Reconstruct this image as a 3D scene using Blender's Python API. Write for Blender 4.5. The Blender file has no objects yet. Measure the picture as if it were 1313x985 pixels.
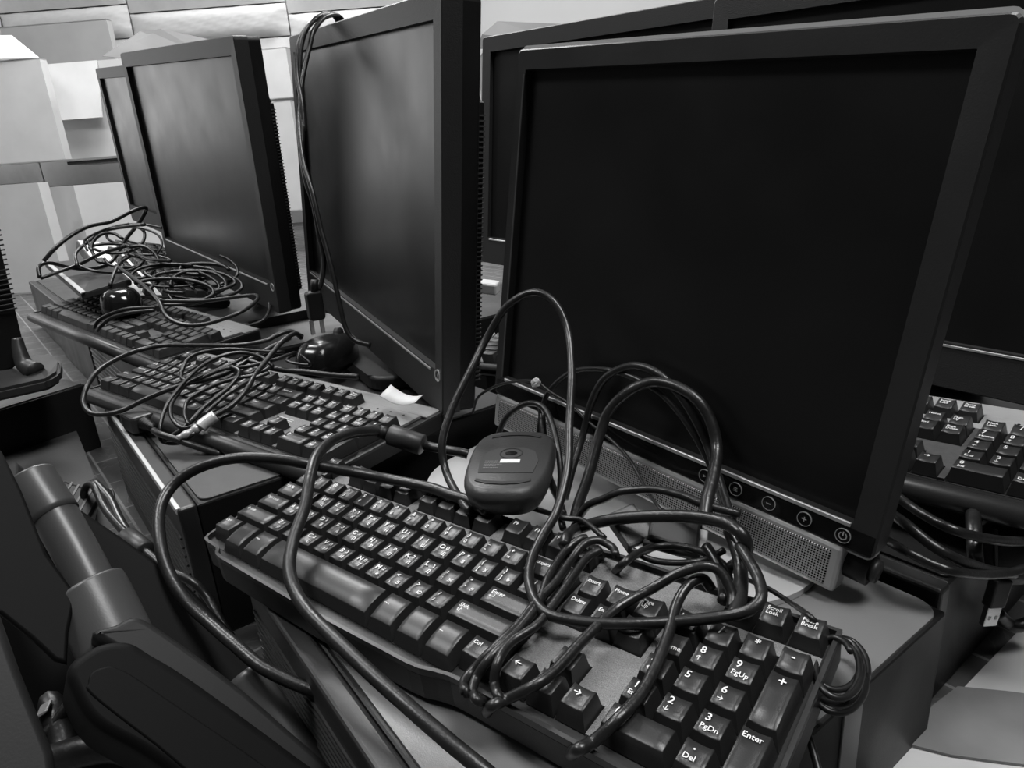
import bpy, bmesh, math, random
from mathutils import Vector, Matrix, Euler
random.seed(7)
D = bpy.data; COL = bpy.context.scene.collection
PI = math.pi
# ------------------------------------------------------------------ camera
F = 883.4; CX, CY = 656.5, 492.5
RK = Matrix(((0.78460516, 0.60847209, -0.1189809), (0.14638392, -0.36828616, -0.91811603), (-0.602467, 0.70294169, -0.37802975)))
TK = Vector((-0.2381634, 0.11123272, 0.54278577))
RW = RK @ Matrix.Rotation(math.radians(4.8), 3, 'X').transposed()
CAM = -(RW.transposed() @ TK)
cd = D.cameras.new('camera'); cam = D.objects.new('camera', cd); COL.objects.link(cam)
cd.sensor_width = 36; cd.lens = F * 36 / 1313; cd.clip_start = .01; cd.clip_end = 60
Rb = RW.transposed() @ Matrix(((1, 0, 0), (0, -1, 0), (0, 0, -1)))
cam.matrix_world = Matrix.Translation(CAM) @ Rb.to_4x4()
bpy.context.scene.camera = cam
def ray(px, py): return RW.transposed() @ Vector(((px-CX)/F, (py-CY)/F, 1))
def at(px, py, d): return CAM + ray(px, py)*d           # a surveyed point: sight line and distance
def onz(px, py, z):
    r = ray(px, py); return CAM + r*((z-CAM.z)/r.z)
# ------------------------------------------------------------------ materials
def mat(name, base, rough=.5, metal=0., bump=0., bscale=200., var=0., vscale=30., spec=.5, coat=0., rvar=0., trans=0.):
    m = D.materials.new(name); m.use_nodes = True; nt = m.node_tree; b = nt.nodes['Principled BSDF']
    b.inputs['Base Color'].default_value = (base, base, base, 1); b.inputs['Roughness'].default_value = rough
    b.inputs['Metallic'].default_value = metal; b.inputs['Specular IOR Level'].default_value = spec
    b.inputs['Coat Weight'].default_value = coat; b.inputs['Transmission Weight'].default_value = trans
    tc = nt.nodes.new('ShaderNodeTexCoord')
    def noise(sc, det=3):
        n = nt.nodes.new('ShaderNodeTexNoise'); n.inputs['Scale'].default_value = sc; n.inputs['Detail'].default_value = det
        nt.links.new(tc.outputs['Object'], n.inputs['Vector']); return n
    if var > 0:
        n = noise(vscale, 5); r = nt.nodes.new('ShaderNodeMapRange')
        r.inputs[1].default_value = .3; r.inputs[2].default_value = .7
        r.inputs[3].default_value = base*(1-var); r.inputs[4].default_value = base*(1+var)
        nt.links.new(n.outputs[0], r.inputs[0]); nt.links.new(r.outputs[0], b.inputs['Base Color'])
    if rvar > 0:
        n = noise(14, 6); r = nt.nodes.new('ShaderNodeMapRange')
        r.inputs[1].default_value = .35; r.inputs[2].default_value = .7
        r.inputs[3].default_value = rough; r.inputs[4].default_value = min(1, rough+rvar)
        nt.links.new(n.outputs[0], r.inputs[0]); nt.links.new(r.outputs[0], b.inputs['Roughness'])
    if bump > 0:
        n = noise(bscale); bp = nt.nodes.new('ShaderNodeBump'); bp.inputs['Strength'].default_value = bump
        bp.inputs['Distance'].default_value = .001
        nt.links.new(n.outputs[0], bp.inputs['Height']); nt.links.new(bp.outputs[0], b.inputs['Normal'])
    return m
M = {}
M['key'] = mat('key_plastic', .022, .33, bump=.06, bscale=1400, rvar=.05)
M['key_dusty'] = mat('dusty_key_plastic', .03, .45, bump=.3, bscale=900, var=.4, vscale=90, rvar=.15)
M['deck'] = mat('speckled_grey_deck', .17, .42, bump=.5, bscale=1500, var=.3, vscale=1300)
M['deck_pale'] = mat('pale_grey_deck', .26, .4, bump=.3, bscale=1200, var=.08, vscale=60)
M['deck_dark'] = mat('dark_grey_deck', .07, .42, bump=.3, bscale=1200, var=.15, vscale=200)
M['deck_panelm'] = mat('grey_painted_panel', .05, .4, bump=.1, bscale=300, var=.1, vscale=12)
M['deck_white'] = mat('white_deck', .75, .45)
M['well'] = mat('black_well_and_shade_gap', .006, .6)
M['blk'] = mat('black_plastic', .006, .4, bump=.08, bscale=900, rvar=.12, spec=.38)
M['blk_matte'] = mat('matte_black_plastic', .003, .5, bump=.04, bscale=900, spec=.2)
M['blk_soft'] = mat('charcoal_plastic', .022, .38, bump=.06, bscale=900, rvar=.1)
M['bezel'] = mat('bezel_plastic', .024, .48, bump=.25, bscale=800)
M['gloss'] = mat('glossy_black', .008, .1, rvar=.12)
M['screen'] = mat('lcd_panel', .008, .3, rvar=.06, spec=.45, var=.15, vscale=6)
M['silver'] = mat('silver_trim', .62, .35, metal=.3)
M['silver_dull'] = mat('dull_silver', .42, .38, metal=.4)
M['metal'] = mat('steel', .6, .25, metal=1)
M['cable'] = mat('black_cable_rubber', .012, .28, bump=.3, bscale=300, var=.35, vscale=60, rvar=.15)
M['cable_thin'] = mat('thin_black_cable', .012, .27, rvar=.15)
M['case'] = mat('black_case_steel', .008, .4, bump=.1, bscale=900, rvar=.12, spec=.35)
M['case_top'] = mat('satin_grey_case_lid', .17, .27, bump=.12, bscale=1500, rvar=.12, var=.1, vscale=8)
M['case_top_dark'] = mat('dark_grey_case_lid', .04, .34, bump=.12, bscale=1500, rvar=.15, var=.12, vscale=9)
M['white'] = mat('white_print', .75, .5)
M['grey_print'] = mat('grey_print', .3, .5)
M['paper'] = mat('paper', .62, .7, bump=.2, bscale=60)
M['carton'] = mat('white_carton_board', .62, .75, bump=.35, bscale=18, var=.07, vscale=6)
M['carton_in'] = mat('grey_carton_board', .36, .8, bump=.3, bscale=15, var=.08, vscale=5)
M['lidcard'] = mat('brown_grey_board', .16, .8, bump=.3, bscale=15, var=.12, vscale=5)
M['pad'] = mat('white_quilted_sheet', .5, .45, bump=.6, bscale=7, var=.03)
M['stand'] = mat('stand_black', .0035, .6, spec=.1)
M['stand_mid'] = mat('stand_dark_grey', .012, .5, bump=.05, bscale=700, spec=.2)
M['tube'] = mat('satin_grey_tube', .06, .34, bump=.05, bscale=900, rvar=.08)
M['wall'] = mat('painted_wall', .62, .8, var=.03, vscale=2)
M['wall_dark'] = mat('dark_painted_wall', .06, .8, var=.03, vscale=2)
M['ceil'] = mat('ceiling_paint', .7, .9)
M['mouse'] = mat('mouse_shell', .012, .16, rvar=.1)
M['mouse_base'] = mat('mouse_underside', .035, .34, rvar=.15, bump=.2, bscale=400)
M['mouse_wheel'] = mat('mouse_soft', .03, .6)
M['sheet'] = mat('pale_plastic_sheet', .55, .5, bump=.5, bscale=9, var=.08, vscale=5)
M['sheet_grey'] = mat('grey_sheet', .2, .5, bump=.6, bscale=12, var=.2, vscale=14)
# perforated grille
def grille_mat():
    m = mat('perforated_grille', .2, .42, metal=.2); nt = m.node_tree; b = nt.nodes['Principled BSDF']
    tc = nt.nodes.new('ShaderNodeTexCoord'); sc = nt.nodes.new('ShaderNodeVectorMath'); sc.operation = 'SCALE'; sc.inputs[3].default_value = 520
    fr = nt.nodes.new('ShaderNodeVectorMath'); fr.operation = 'FRACTION'; sb = nt.nodes.new('ShaderNodeVectorMath'); sb.operation = 'SUBTRACT'
    sb.inputs[1].default_value = (.5, .5, 0); ml = nt.nodes.new('ShaderNodeVectorMath'); ml.operation = 'MULTIPLY'; ml.inputs[1].default_value = (1, 1, 0)
    ln = nt.nodes.new('ShaderNodeVectorMath'); ln.operation = 'LENGTH'; lt = nt.nodes.new('ShaderNodeMath'); lt.operation = 'LESS_THAN'; lt.inputs[1].default_value = .33
    L = nt.links.new
    L(tc.outputs['Object'], sc.inputs[0]); L(sc.outputs[0], fr.inputs[0]); L(fr.outputs[0], sb.inputs[0]); L(sb.outputs[0], ml.inputs[0]); L(ml.outputs[0], ln.inputs[0]); L(ln.outputs['Value'], lt.inputs[0])
    mr = nt.nodes.new('ShaderNodeMapRange'); mr.inputs[3].default_value = .32; mr.inputs[4].default_value = .005
    L(lt.outputs[0], mr.inputs[0]); L(mr.outputs[0], b.inputs['Base Color'])
    inv = nt.nodes.new('ShaderNodeMath'); inv.operation = 'SUBTRACT'; inv.inputs[0].default_value = 1; L(lt.outputs[0], inv.inputs[1])
    L(inv.outputs[0], b.inputs['Specular IOR Level']); return m
M['grille'] = grille_mat()
def floor_mat():
    m = mat('worn_laminate', .05, .4, bump=.2, bscale=60, rvar=.2); nt = m.node_tree; b = nt.nodes['Principled BSDF']; L = nt.links.new
    tc = nt.nodes.new('ShaderNodeTexCoord')
    br = nt.nodes.new('ShaderNodeTexBrick'); br.inputs['Scale'].default_value = 5; br.inputs['Mortar Size'].default_value = .008
    br.inputs['Color1'].default_value = (.05, .05, .05, 1); br.inputs['Color2'].default_value = (.075, .075, .075, 1); br.inputs['Mortar'].default_value = (.2, .2, .2, 1)
    mp = nt.nodes.new('ShaderNodeMapping'); mp.inputs['Rotation'].default_value = (0, 0, .9); L(tc.outputs['Object'], mp.inputs[0]); L(mp.outputs[0], br.inputs['Vector'])
    nz = nt.nodes.new('ShaderNodeTexNoise'); nz.inputs['Scale'].default_value = 9; nz.inputs['Detail'].default_value = 8; nz.inputs['Distortion'].default_value = 2; L(tc.outputs['Object'], nz.inputs['Vector'])
    rg = nt.nodes.new('ShaderNodeMapRange'); rg.inputs[1].default_value = .485; rg.inputs[2].default_value = .5; L(nz.outputs[0], rg.inputs[0])
    rg2 = nt.nodes.new('ShaderNodeMapRange'); rg2.inputs[1].default_value = .515; rg2.inputs[2].default_value = .5; L(nz.outputs[0], rg2.inputs[0])
    mu = nt.nodes.new('ShaderNodeMath'); mu.operation = 'MULTIPLY'; L(rg.outputs[0], mu.inputs[0]); L(rg2.outputs[0], mu.inputs[1])
    mx = nt.nodes.new('ShaderNodeMix'); mx.data_type = 'RGBA'; L(mu.outputs[0], mx.inputs[0]); L(br.outputs[0], mx.inputs[6]); mx.inputs[7].default_value = (.11, .11, .11, 1)
    L(mx.outputs[2], b.inputs['Base Color']); return m
M['floor'] = floor_mat()
# ------------------------------------------------------------------ mesh helpers
def link(name, me, m=None, parent=None):
    o = D.objects.new(name, me); COL.objects.link(o)
    if m is not None and not me.materials: me.materials.append(m)
    if parent is not None: o.parent = parent
    return o
def from_bm(bm, name, m, parent=None, smooth=False):
    me = D.meshes.new(name); bm.normal_update(); bm.to_mesh(me); bm.free()
    if smooth:
        for p in me.polygons: p.use_smooth = True
    return link(name, me, m, parent)
def bm_box(bm, lo, hi, bev=0, seg=2, mtx=None):
    r = bmesh.ops.create_cube(bm, size=1)
    vs = r['verts']; c = [(lo[i]+hi[i])/2 for i in range(3)]; s = [hi[i]-lo[i] for i in range(3)]
    for v in vs: v.co = Vector((c[0]+v.co.x*s[0], c[1]+v.co.y*s[1], c[2]+v.co.z*s[2]))
    if bev > 0:
        es = list({e for v in vs for e in v.link_edges})
        rr = bmesh.ops.bevel(bm, geom=es, offset=bev, segments=seg, affect='EDGES', profile=.5)
        vs = list({v for f in rr['faces'] for v in f.verts} | {v for v in vs if v.is_valid})
    if mtx is not None:
        for v in vs: v.co = mtx @ v.co
    return vs
def box(name, lo, hi, m, parent=None, bev=0, seg=2):
    bm = bmesh.new(); bm_box(bm, lo, hi, bev, seg); return from_bm(bm, name, m, parent)
def bm_prism(bm, pts, z0, z1, bev=0, seg=2):
    """outline pts (x,y) extruded z0..z1"""
    vb = [bm.verts.new((x, y, z0)) for x, y in pts]; vt = [bm.verts.new((x, y, z1)) for x, y in pts]
    n = len(pts); bm.faces.new(vb[::-1]); top = bm.faces.new(vt)
    for i in range(n): bm.faces.new((vb[i], vb[(i+1) % n], vt[(i+1) % n], vt[i]))
    if bev > 0: bmesh.ops.bevel(bm, geom=list(top.edges), offset=bev, segments=seg, affect='EDGES', profile=.5)
def prism(name, pts, z0, z1, m, parent=None, bev=0, seg=2, smooth=False):
    bm = bmesh.new(); bm_prism(bm, pts, z0, z1, bev, seg); bmesh.ops.recalc_face_normals(bm, faces=bm.faces); return from_bm(bm, name, m, parent, smooth)
def rrect(x0, y0, x1, y1, r, n=5):
    out = []
    for cx, cy, a in ((x1-r, y1-r, 0), (x0+r, y1-r, 90), (x0+r, y0+r, 180), (x1-r, y0+r, 270)):
        for i in range(n+1):
            t = math.radians(a+90*i/n); out.append((cx+r*math.cos(t), cy+r*math.sin(t)))
    return out
def circ(cx, cy, r, n=24, ry=None):
    ry = ry or r; return [(cx+r*math.cos(2*PI*i/n), cy+ry*math.sin(2*PI*i/n)) for i in range(n)]
def bm_ring(bm, outer, inner, z0, z1):
    n = len(outer); A = [[bm.verts.new((x, y, z)) for x, y in P] for P, z in ((outer, z0), (outer, z1), (inner, z1), (inner, z0))]
    for k in range(4):
        a, b = A[k], A[(k+1) % 4]
        for i in range(n): bm.faces.new((a[i], a[(i+1) % n], b[(i+1) % n], b[i]))
def ring(name, outer, inner, z0, z1, m, parent=None):
    bm = bmesh.new(); bm_ring(bm, outer, inner, z0, z1); bmesh.ops.recalc_face_normals(bm, faces=bm.faces); return from_bm(bm, name, m, parent)
def inset_poly(P, d):
    n = len(P); A = sum(P[i][0]*P[(i+1) % n][1]-P[(i+1) % n][0]*P[i][1] for i in range(n)); s = 1 if A > 0 else -1; out = []
    for i in range(n):
        a, b, c = Vector(P[i-1]), Vector(P[i]), Vector(P[(i+1) % n]); e1 = (b-a).normalized(); e2 = (c-b).normalized()
        n1 = Vector((-e1.y, e1.x))*s; n2 = Vector((-e2.y, e2.x))*s; m = n1+n2; k = max(.35, 1+n1.dot(n2)); q = b+m*(d/k); out.append((q.x, q.y))
    return out
def smooth_closed(P, sub=5):
    n = len(P); out = []
    for i in range(n):
        p0, p1, p2, p3 = [Vector(P[(i+k) % n]) for k in (-1, 0, 1, 2)]
        for k in range(sub):
            t = k/sub; q = .5*((2*p1)+(p2-p0)*t+(2*p0-5*p1+4*p2-p3)*t*t+(3*p1-p0-3*p2+p3)*t**3); out.append((q.x, q.y))
    return out
def catmull(pts, sub=6):
    P = [pts[0]*2-pts[1]]+list(pts)+[pts[-1]*2-pts[-2]]; out = []
    for i in range(1, len(P)-2):
        p0, p1, p2, p3 = P[i-1], P[i], P[i+1], P[i+2]
        for k in range(sub):
            t = k/sub; out.append(.5*((2*p1)+(p2-p0)*t+(2*p0-5*p1+4*p2-p3)*t*t+(3*p1-p0-3*p2+p3)*t**3))
    out.append(pts[-1]); return out
def bm_tube(bm, path, r, n=10, rf=None, cap=True):
    T = []
    for i in range(len(path)):
        a = path[max(0, i-1)]; b = path[min(len(path)-1, i+1)]; d = b-a
        T.append(d.normalized() if d.length > 1e-9 else Vector((0, 0, 1)))
    u = T[0].orthogonal().normalized(); rings = []
    for i, p in enumerate(path):
        u = (u-T[i]*u.dot(T[i])).normalized(); w = T[i].cross(u); rr = rf(i/(len(path)-1)) if rf else r
        rings.append([bm.verts.new(p+(u*math.cos(2*PI*k/n)+w*math.sin(2*PI*k/n))*rr) for k in range(n)])
    for a, b in zip(rings, rings[1:]):
        for k in range(n): bm.faces.new((a[k], a[(k+1) % n], b[(k+1) % n], b[k]))
    if cap: bm.faces.new(rings[0][::-1]); bm.faces.new(rings[-1])
def tube(name, pts, r, m, parent=None, sub=6, n=10, rf=None):
    bm = bmesh.new(); bm_tube(bm, catmull(pts, sub) if len(pts) > 2 else pts, r, n, rf)
    return from_bm(bm, name, m, parent, True)
def tag(o, label, cat, group=None):
    o['label'] = label; o['category'] = cat
    if group: o['group'] = group
    return o
def struct(o): o['kind'] = 'structure'; return o
def empty(name, mtx, label, cat, group=None):
    o = D.objects.new(name, None); COL.objects.link(o); o.empty_display_size = .02; o.matrix_world = mtx
    return tag(o, label, cat, group)
def frame(p, yaw=0, tilt=0, roll=0):
    return Matrix.Translation(Vector(p)) @ Matrix.Rotation(math.radians(yaw), 4, 'Z') @ Matrix.Rotation(math.radians(tilt), 4, 'X') @ Matrix.Rotation(math.radians(roll), 4, 'Y')
def basis(p, x, y, z):
    return Matrix(((x[0], y[0], z[0], p[0]), (x[1], y[1], z[1], p[1]), (x[2], y[2], z[2], p[2]), (0, 0, 0, 1)))
# ------------------------------------------------------------------ text
TXT = {}
def text_mesh(s, size, align='LEFT'):
    k = (s, size, align)
    if k in TXT: return TXT[k]
    cu = D.curves.new('t', 'FONT'); cu.body = s; cu.size = size; cu.extrude = .00004; cu.resolution_u = 2; cu.align_x = align; cu.offset = size*.012
    cu.space_line = .85
    o = D.objects.new('t', cu); COL.objects.link(o); bpy.context.view_layer.update()
    me = D.meshes.new_from_object(o.evaluated_get(bpy.context.evaluated_depsgraph_get()))
    D.objects.remove(o); TXT[k] = me; return me
LEG = {}
def legend_mesh(items, z):
    """items: (text, size, x, y)"""
    k = (tuple(items), z)
    if k in LEG: return LEG[k]
    bm = bmesh.new()
    for s, size, x, y in items:
        t = text_mesh(s, size); n0 = len(bm.verts); bm.from_mesh(t); bm.verts.ensure_lookup_table()
        for v in bm.verts[n0:]: v.co += Vector((x, y, z))
    me = D.meshes.new('legend'); bm.to_mesh(me); bm.free(); me.materials.append(M['white']); LEG[k] = me; return me
# ------------------------------------------------------------------ keycaps
U = .01905
KM = {}
def key_mesh(w, h, slope, convex, m, lo=False):
    k = (w, h, slope, convex, m.name, lo)
    if k in KM: return KM[k]
    bm = bmesh.new(); bw, bh = w*U-.0012, h*U-.0012; ix = .0028 if w < 3 else .0026; tw = bw-2*ix; th = bh-.0052; off = .0008
    z0 = -.0115; nx, ny = (3, 2) if lo else (6, 3); s = math.tan(math.radians(slope))
    def P(i, j, g=0, dz=0):
        fx, fy = i/nx-.5, j/ny-.5; x = fx*(tw+2*g); y = fy*(th+2*g)+off
        if convex: z = .0005-.0032*max(0, .1-fy)**1.5*2
        else: z = -.0009*(1-(2*fx)**2)*(1 if w < 1.6 else .5)
        return Vector((x, y, z+s*fy*th+dz))
    top = [[bm.verts.new(P(i, j)) for i in range(nx+1)] for j in range(ny+1)]
    ft = [bm.faces.new((top[j][i], top[j][i+1], top[j+1][i+1], top[j+1][i])) for j in range(ny) for i in range(nx)]
    idx = [(i, 0) for i in range(nx)]+[(nx, j) for j in range(ny)]+[(i, ny) for i in range(nx, 0, -1)]+[(0, j) for j in range(ny, 0, -1)]
    r0 = [top[j][i] for i, j in idx]; r1 = [bm.verts.new(P(i, j, .00045, -.00045)) for i, j in idx]
    r2 = [bm.verts.new(Vector(((i/nx-.5)*bw, (j/ny-.5)*bh, z0))) for i, j in idx]; n = len(idx)
    fb = [bm.faces.new((r1[q], r1[(q+1) % n], r0[(q+1) % n], r0[q])) for q in range(n)]
    for q in range(n): bm.faces.new((r2[q], r2[(q+1) % n], r1[(q+1) % n], r1[q]))
    for f in ft+fb: f.smooth = True
    me = D.meshes.new('key'); bm.to_mesh(me); bm.free(); me.materials.append(m); KM[k] = me; return me
HEB = dict(zip('QWERTYUIOPASDFGHJKLZXCVBNM', "/'קראטוןםפשדגכעיחלךזסבהנמצ"))
CYR = dict(zip('QWERTYUIOPASDFGHJKLZXCVBNM', 'ЙЦУКЕНГШЩЗФЫВАПРОЛДЯЧСМИТЬ'))
def letters(c, tri):
    if not tri: return [(c, .0055, -.0042, .0008)]
    return [(c, .0056, -.0048, .0006), (HEB[c], .0042, .0012, .0014), (CYR[c], .0042, .0006, -.0044)]
def layout(kind):
    """(name, u, v, w, h, legend items)"""
    K = []; tri = kind == 'tri'
    def two(a, b, x=None):
        it = [(a, .0048, -.0042, .0014), (b, .0048, -.0042, -.0046)]
        if tri and x: it.append((x, .004, .001, -.0042))
        return it
    small = lambda s: [(s, .0036, -.005, .0012)]
    L = lambda s, w=1: [(s, .0036, -(w*U/2-.0045), .001)]
    b = -.32 if tri else 0; bh = 1-b
    for n, u, w, s, ext in (('ctrl_key', 0, 1.25, 'Ctrl', 0), ('windows_key', 1.25, 1.25, '', 1), ('alt_key', 2.5, 1.25, 'Alt', 1), ('space_bar', 3.75, 6.25, '', 1), ('alt_key', 10, 1.25, 'Alt', 1), ('windows_key', 11.25, 1.25, '', 1), ('menu_key', 12.5, 1.25, '☰', 1), ('ctrl_key', 13.75, 1.25, 'Ctrl', 0)):
        K.append((n, u, b if ext else 0, w, bh if ext else 1, L(s, w) if s else None))
    K.append(('shift_key', 0, 1, 2.25, 1, L('⇧ Shift', 2.25)))
    for i, c in enumerate('ZXCVBNM'): K.append(('key', 2.25+i, 1, 1, 1, letters(c, tri)))
    for i, (a, c, x) in enumerate((('<', ',', 'Б'), ('>', '.', 'Ю'), ('?', '/', '.'))): K.append(('key', 9.25+i, 1, 1, 1, two(a, c, x)))
    K.append(('shift_key', 12.25, 1, 2.75, 1, [('Shift\n⇧', .0042, -.021, .0012)]))
    K.append(('caps_lock_key', 0, 2, 1.75, 1, L('Caps Lock', 1.75)))
    for i, c in enumerate('ASDFGHJKL'): K.append(('key', 1.75+i, 2, 1, 1, letters(c, tri)))
    K.append(('key', 10.75, 2, 1, 1, two(':', ';', 'Ж'))); K.append(('key', 11.75, 2, 1, 1, two('"', "'", 'Э')))
    K.append(('enter_key', 12.75, 2, 2.25, 1, [('Enter\n↵', .0046, -.016, .0012)]))
    K.append(('tab_key', 0, 3, 1.5, 1, L('Tab ↹', 1.5)))
    for i, c in enumerate('QWERTYUIOP'): K.append(('key', 1.5+i, 3, 1, 1, letters(c, tri)))
    K.append(('key', 11.5, 3, 1, 1, two('{', '[', 'Х'))); K.append(('key', 12.5, 3, 1, 1, two('}', ']', 'Ъ'))); K.append(('key', 13.5, 3, 1.5, 1, two('|', '\\')))
    K.append(('key', 0, 4, 1, 1, two('~', '`')))
    for i, (a, c) in enumerate(zip('!@#$%^&*()_+', '1234567890-=')): K.append(('key', 1+i, 4, 1, 1, two(a, c, 'ЁЪШЩЗХФЫВАПР'[i] if False else None)))
    K.append(('backspace_key', 13, 4, 2, 1, L('Backspace', 2)))
    K.append(('escape_key', 0, 5.5, 1, 1, small('Esc')))
    for i in range(12): K.append(('key', [2, 3, 4, 5, 6.5, 7.5, 8.5, 9.5, 11, 12, 13, 14][i], 5.5, 1, 1, [('F%d' % (i+1), .0042, -.0042, .0004)]))
    px = 19.5 if tri else 15.25
    for i, s in enumerate(('Print\nScreen\nSysRq', 'Scroll\nLock', 'Pause\nBreak')): K.append(('key', px+i, 5.5, 1, 1, [(s, .0036 if i else .003, -.0048, .002)]))
    for i, s in enumerate(('Insert', 'Home', 'Page\nUp')): K.append(('key', 15.25+i, 4, 1, 1, [(s, .0037, -.005, .0014)]))
    for i, s in enumerate(('Delete', 'End', 'Page\nDown')): K.append(('key', 15.25+i, 3, 1, 1, [(s, .0037, -.005, .0014)]))
    K.append(('arrow_key', 16.25, 1, 1, 1, [('↑', .0055, -.004, .0004)]))
    for i, s in enumerate('←↓→'): K.append(('arrow_key', 15.25+i, 0, 1, 1, [(s, .0055, -.0045, .0004)]))
    K.append(('key', 18.5, 4, 1, 1, [('Num\nLock', .0036, -.0048, .0014)]))
    for i, s in enumerate('/*-'): K.append(('key', 19.5+i, 4, 1, 1, [(s, .007, -.0015, 0)]))
    for r, row in enumerate((('1\nEnd', '2\n↓', '3\nPgDn'), ('4\n←', '5', '6\n→'), ('7\nHome', '8\n↑', '9\nPgUp'))):
        for i, s in enumerate(row):
            a = s.split('\n'); it = [(a[0], .0062, -.0042, .0008)]
            if len(a) > 1: it.append((a[1], .0042, -.0048, -.0042))
            K.append(('key', 18.5+i, 1+r, 1, 1, it))
    K.append(('key', 18.5, 0, 2, 1, [('0', .0062, -.0135, .0008), ('Ins', .0042, -.0135, -.0042)]))
    K.append(('key', 20.5, 0, 1, 1, [('.', .0075, -.002, .002), ('Del', .0042, -.0048, -.0038)]))
    K.append(('plus_key', 21.5, 2, 1, 2, [('+', .0075, -.002, .009)])); K.append(('enter_key', 21.5, 0, 1, 2, [('Enter', .0044, -.0056, .0105)]))
    return K
def keyboard(mtx, label, kind='std', deck='deck', keym='key', legends=True, lo=False, dv=1.35, group='black keyboards', margin=.011, stripm=None, right_margin=.012):
    t = empty('keyboard', mtx, label, 'keyboard', group); tri = kind == 'tri'
    if tri: margin, right_margin = .006, .0055
    x0, x1 = -margin, 22.5*U+right_margin; yb = (6.5+dv)*U if not tri else 6.5*U+.006
    if tri:
        front = [(x0, .006), (x0+.0012, -.002), (x0+.004, -.0062), (x0+.009, -.008), (1.0*U, -.0086), (1.2*U, -.0105), (1.4*U, -.0135), (1.8*U, -.0148), (8*U, -.0165), (12.4*U, -.0148), (12.9*U, -.0138), (13.4*U, -.011), (13.9*U, -.009), (14.5*U, -.0085), (x1, -.0085)]
    else:
        front = [(x0, -.014), (x1, -.014)]
    back = [(x1-.002, yb), (18.6*U, yb), (18.3*U, yb+.001), (15.1*U, yb+.001), (14.9*U, yb), (x0+.002, yb)] if tri else rrect(x0, 0, x1, yb, .008)[0:12]
    out = front+back
    prism('body', out, -.031 if tri else -.028, -.0125, M['blk'], t, .0015)
    # raised rim that runs around the keys
    ring('rim', out, inset_poly(out, .0024), -.0135, -.0085 if tri else -.011, M['blk_soft'], t)
    if not tri:  # rolled front lip
        bm = bmesh.new(); bm_tube(bm, [Vector((x0+.004, -.012, -.0185)), Vector((x1-.004, -.012, -.0185))], .0085, 16); from_bm(bm, 'front_lip', M['blk_soft'], t, True)
    # wells and deck plates
    box('key_well', (-.002, -.3*U if tri else -.001, -.0127), (22.5*U+.002, 6.5*U+.001, -.0122), M['well'], t)
    dm = M[deck]; sm = M[stripm] if stripm else dm; bm = bmesh.new(); zt = -.0098; e = .0006
    def pl(u0, v0, u1, v1, b=bm): bm_box(b, (u0*U, v0*U, -.0124), (u1*U, v1*U, zt))
    DP = [(15, 0), (15.25, 0), (15.25, 1), (16.25, 1), (16.25, 2), (17.25, 2), (17.25, 1), (18.25, 1), (18.25, 0), (18.5, 0), (18.5, 5), (18.25, 5), (18.25, 3), (15.25, 3), (15.25, 5), (15, 5)]
    prism('deck_panel', [(x*U, y*U) for x, y in DP], -.0124, zt, dm, t)
    bm.free(); e = 0; bm = bmesh.new(); pl(0, 5, 15 if tri else 22.5, 5.5, bm)
    if tri: pl(15, 5, 19.5, 6.5, bm); pl(19.5, 5, 22.5, 5.5, bm)
    else:
        bm_box(bm, (x0+.004, 6.5*U, -.0124), (x1-.004, yb-.003, zt), .0004, 1); pl(18.25, 5.5, 22.5, 6.5, bm)
    for a in ((1, 2), (6, 6.5), (10.5, 11)): pl(a[0], 5.5, a[1], 6.5, bm)
    if not tri: pl(15, 5.5, 15.25, 6.5, bm)
    from_bm(bm, 'deck_strip', sm, t)
    if not tri:
        bm = bmesh.new()
        for i in range(3): bm_prism(bm, circ((19.6+i)*U, 6.1*U, .0012, 10), zt, zt+.0004)
        from_bm(bm, 'indicator_light', M['blk'], t)
    slopes = {0: 6, 1: 0, 2: 3, 3: 6, 4: 9}
    for n, u, v, w, h, leg in layout(kind):
        row = 5 if v >= 5 else max(0, int(v)); cvx = (tri and n in ('windows_key', 'alt_key', 'space_bar', 'menu_key')) or n == 'space_bar'
        sl = {0: 2, 1: 1, 2: 4, 3: 7, 4: 10, 5: 10}[row]
        o = link(n, key_mesh(w, h, sl, cvx, M[keym], lo), None, t); o.location = ((u+w/2)*U, (v+h/2)*U, 0)
        if leg and legends:
            sx = math.tan(math.radians(sl)); lm = legend_mesh(leg, .0001); q = link('legend', lm, None, o); q.rotation_euler = (math.radians(sl), 0, 0)
            q.location = (0, .0008, .0002 if cvx else -.0002)
    return t
# ------------------------------------------------------------------ desktop computers lying flat
def desktop(corner, yaw, w, d, z0, z1, label, lid='case_top', vents=True, stripe=True, ports=False, tilt=0, roll=0, lid_r=.006, side='case'):
    """corner = front right top corner (x,y)"""
    h = z1-z0; t = empty('desktop_computer', frame((corner[0], corner[1], z0), yaw, tilt, roll), label, 'computer', 'flat black desktop computers under the screens')
    box('chassis', (-w+.002, .016, 0), (-.002, d, h-.002), M[side], t, .002, 2)
    prism('lid', rrect(-w+.004, .02, -.004, d-.002, lid_r), h-.0025, h, M[lid], t, .0008, 2)
    bm = bmesh.new(); bm_box(bm, (-w, 0, 0), (0, .0155, h), .003, 3)
    from_bm(bm, 'front_bezel', M['blk_soft'], t)
    if stripe: box('silver_stripe', (-w+.004, -.0008, h-.006), (-.003, .003, h+.0004), M['silver'], t, .0004, 1)
    if vents:
        bm = bmesh.new(); n = 9
        for i in range(n):
            z = h*.22+i*h*.066; bm_box(bm, (-w+.008, -.0016, z), (-w*.02-.004, .001, z+.0022), .0004, 1)
        from_bm(bm, 'louvre', M['blk_soft'], t)
    if ports:
        bm = bmesh.new(); bm_prism(bm, circ(0, 0, .001, 8), 0, .001); bm.free()
    return t
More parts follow.
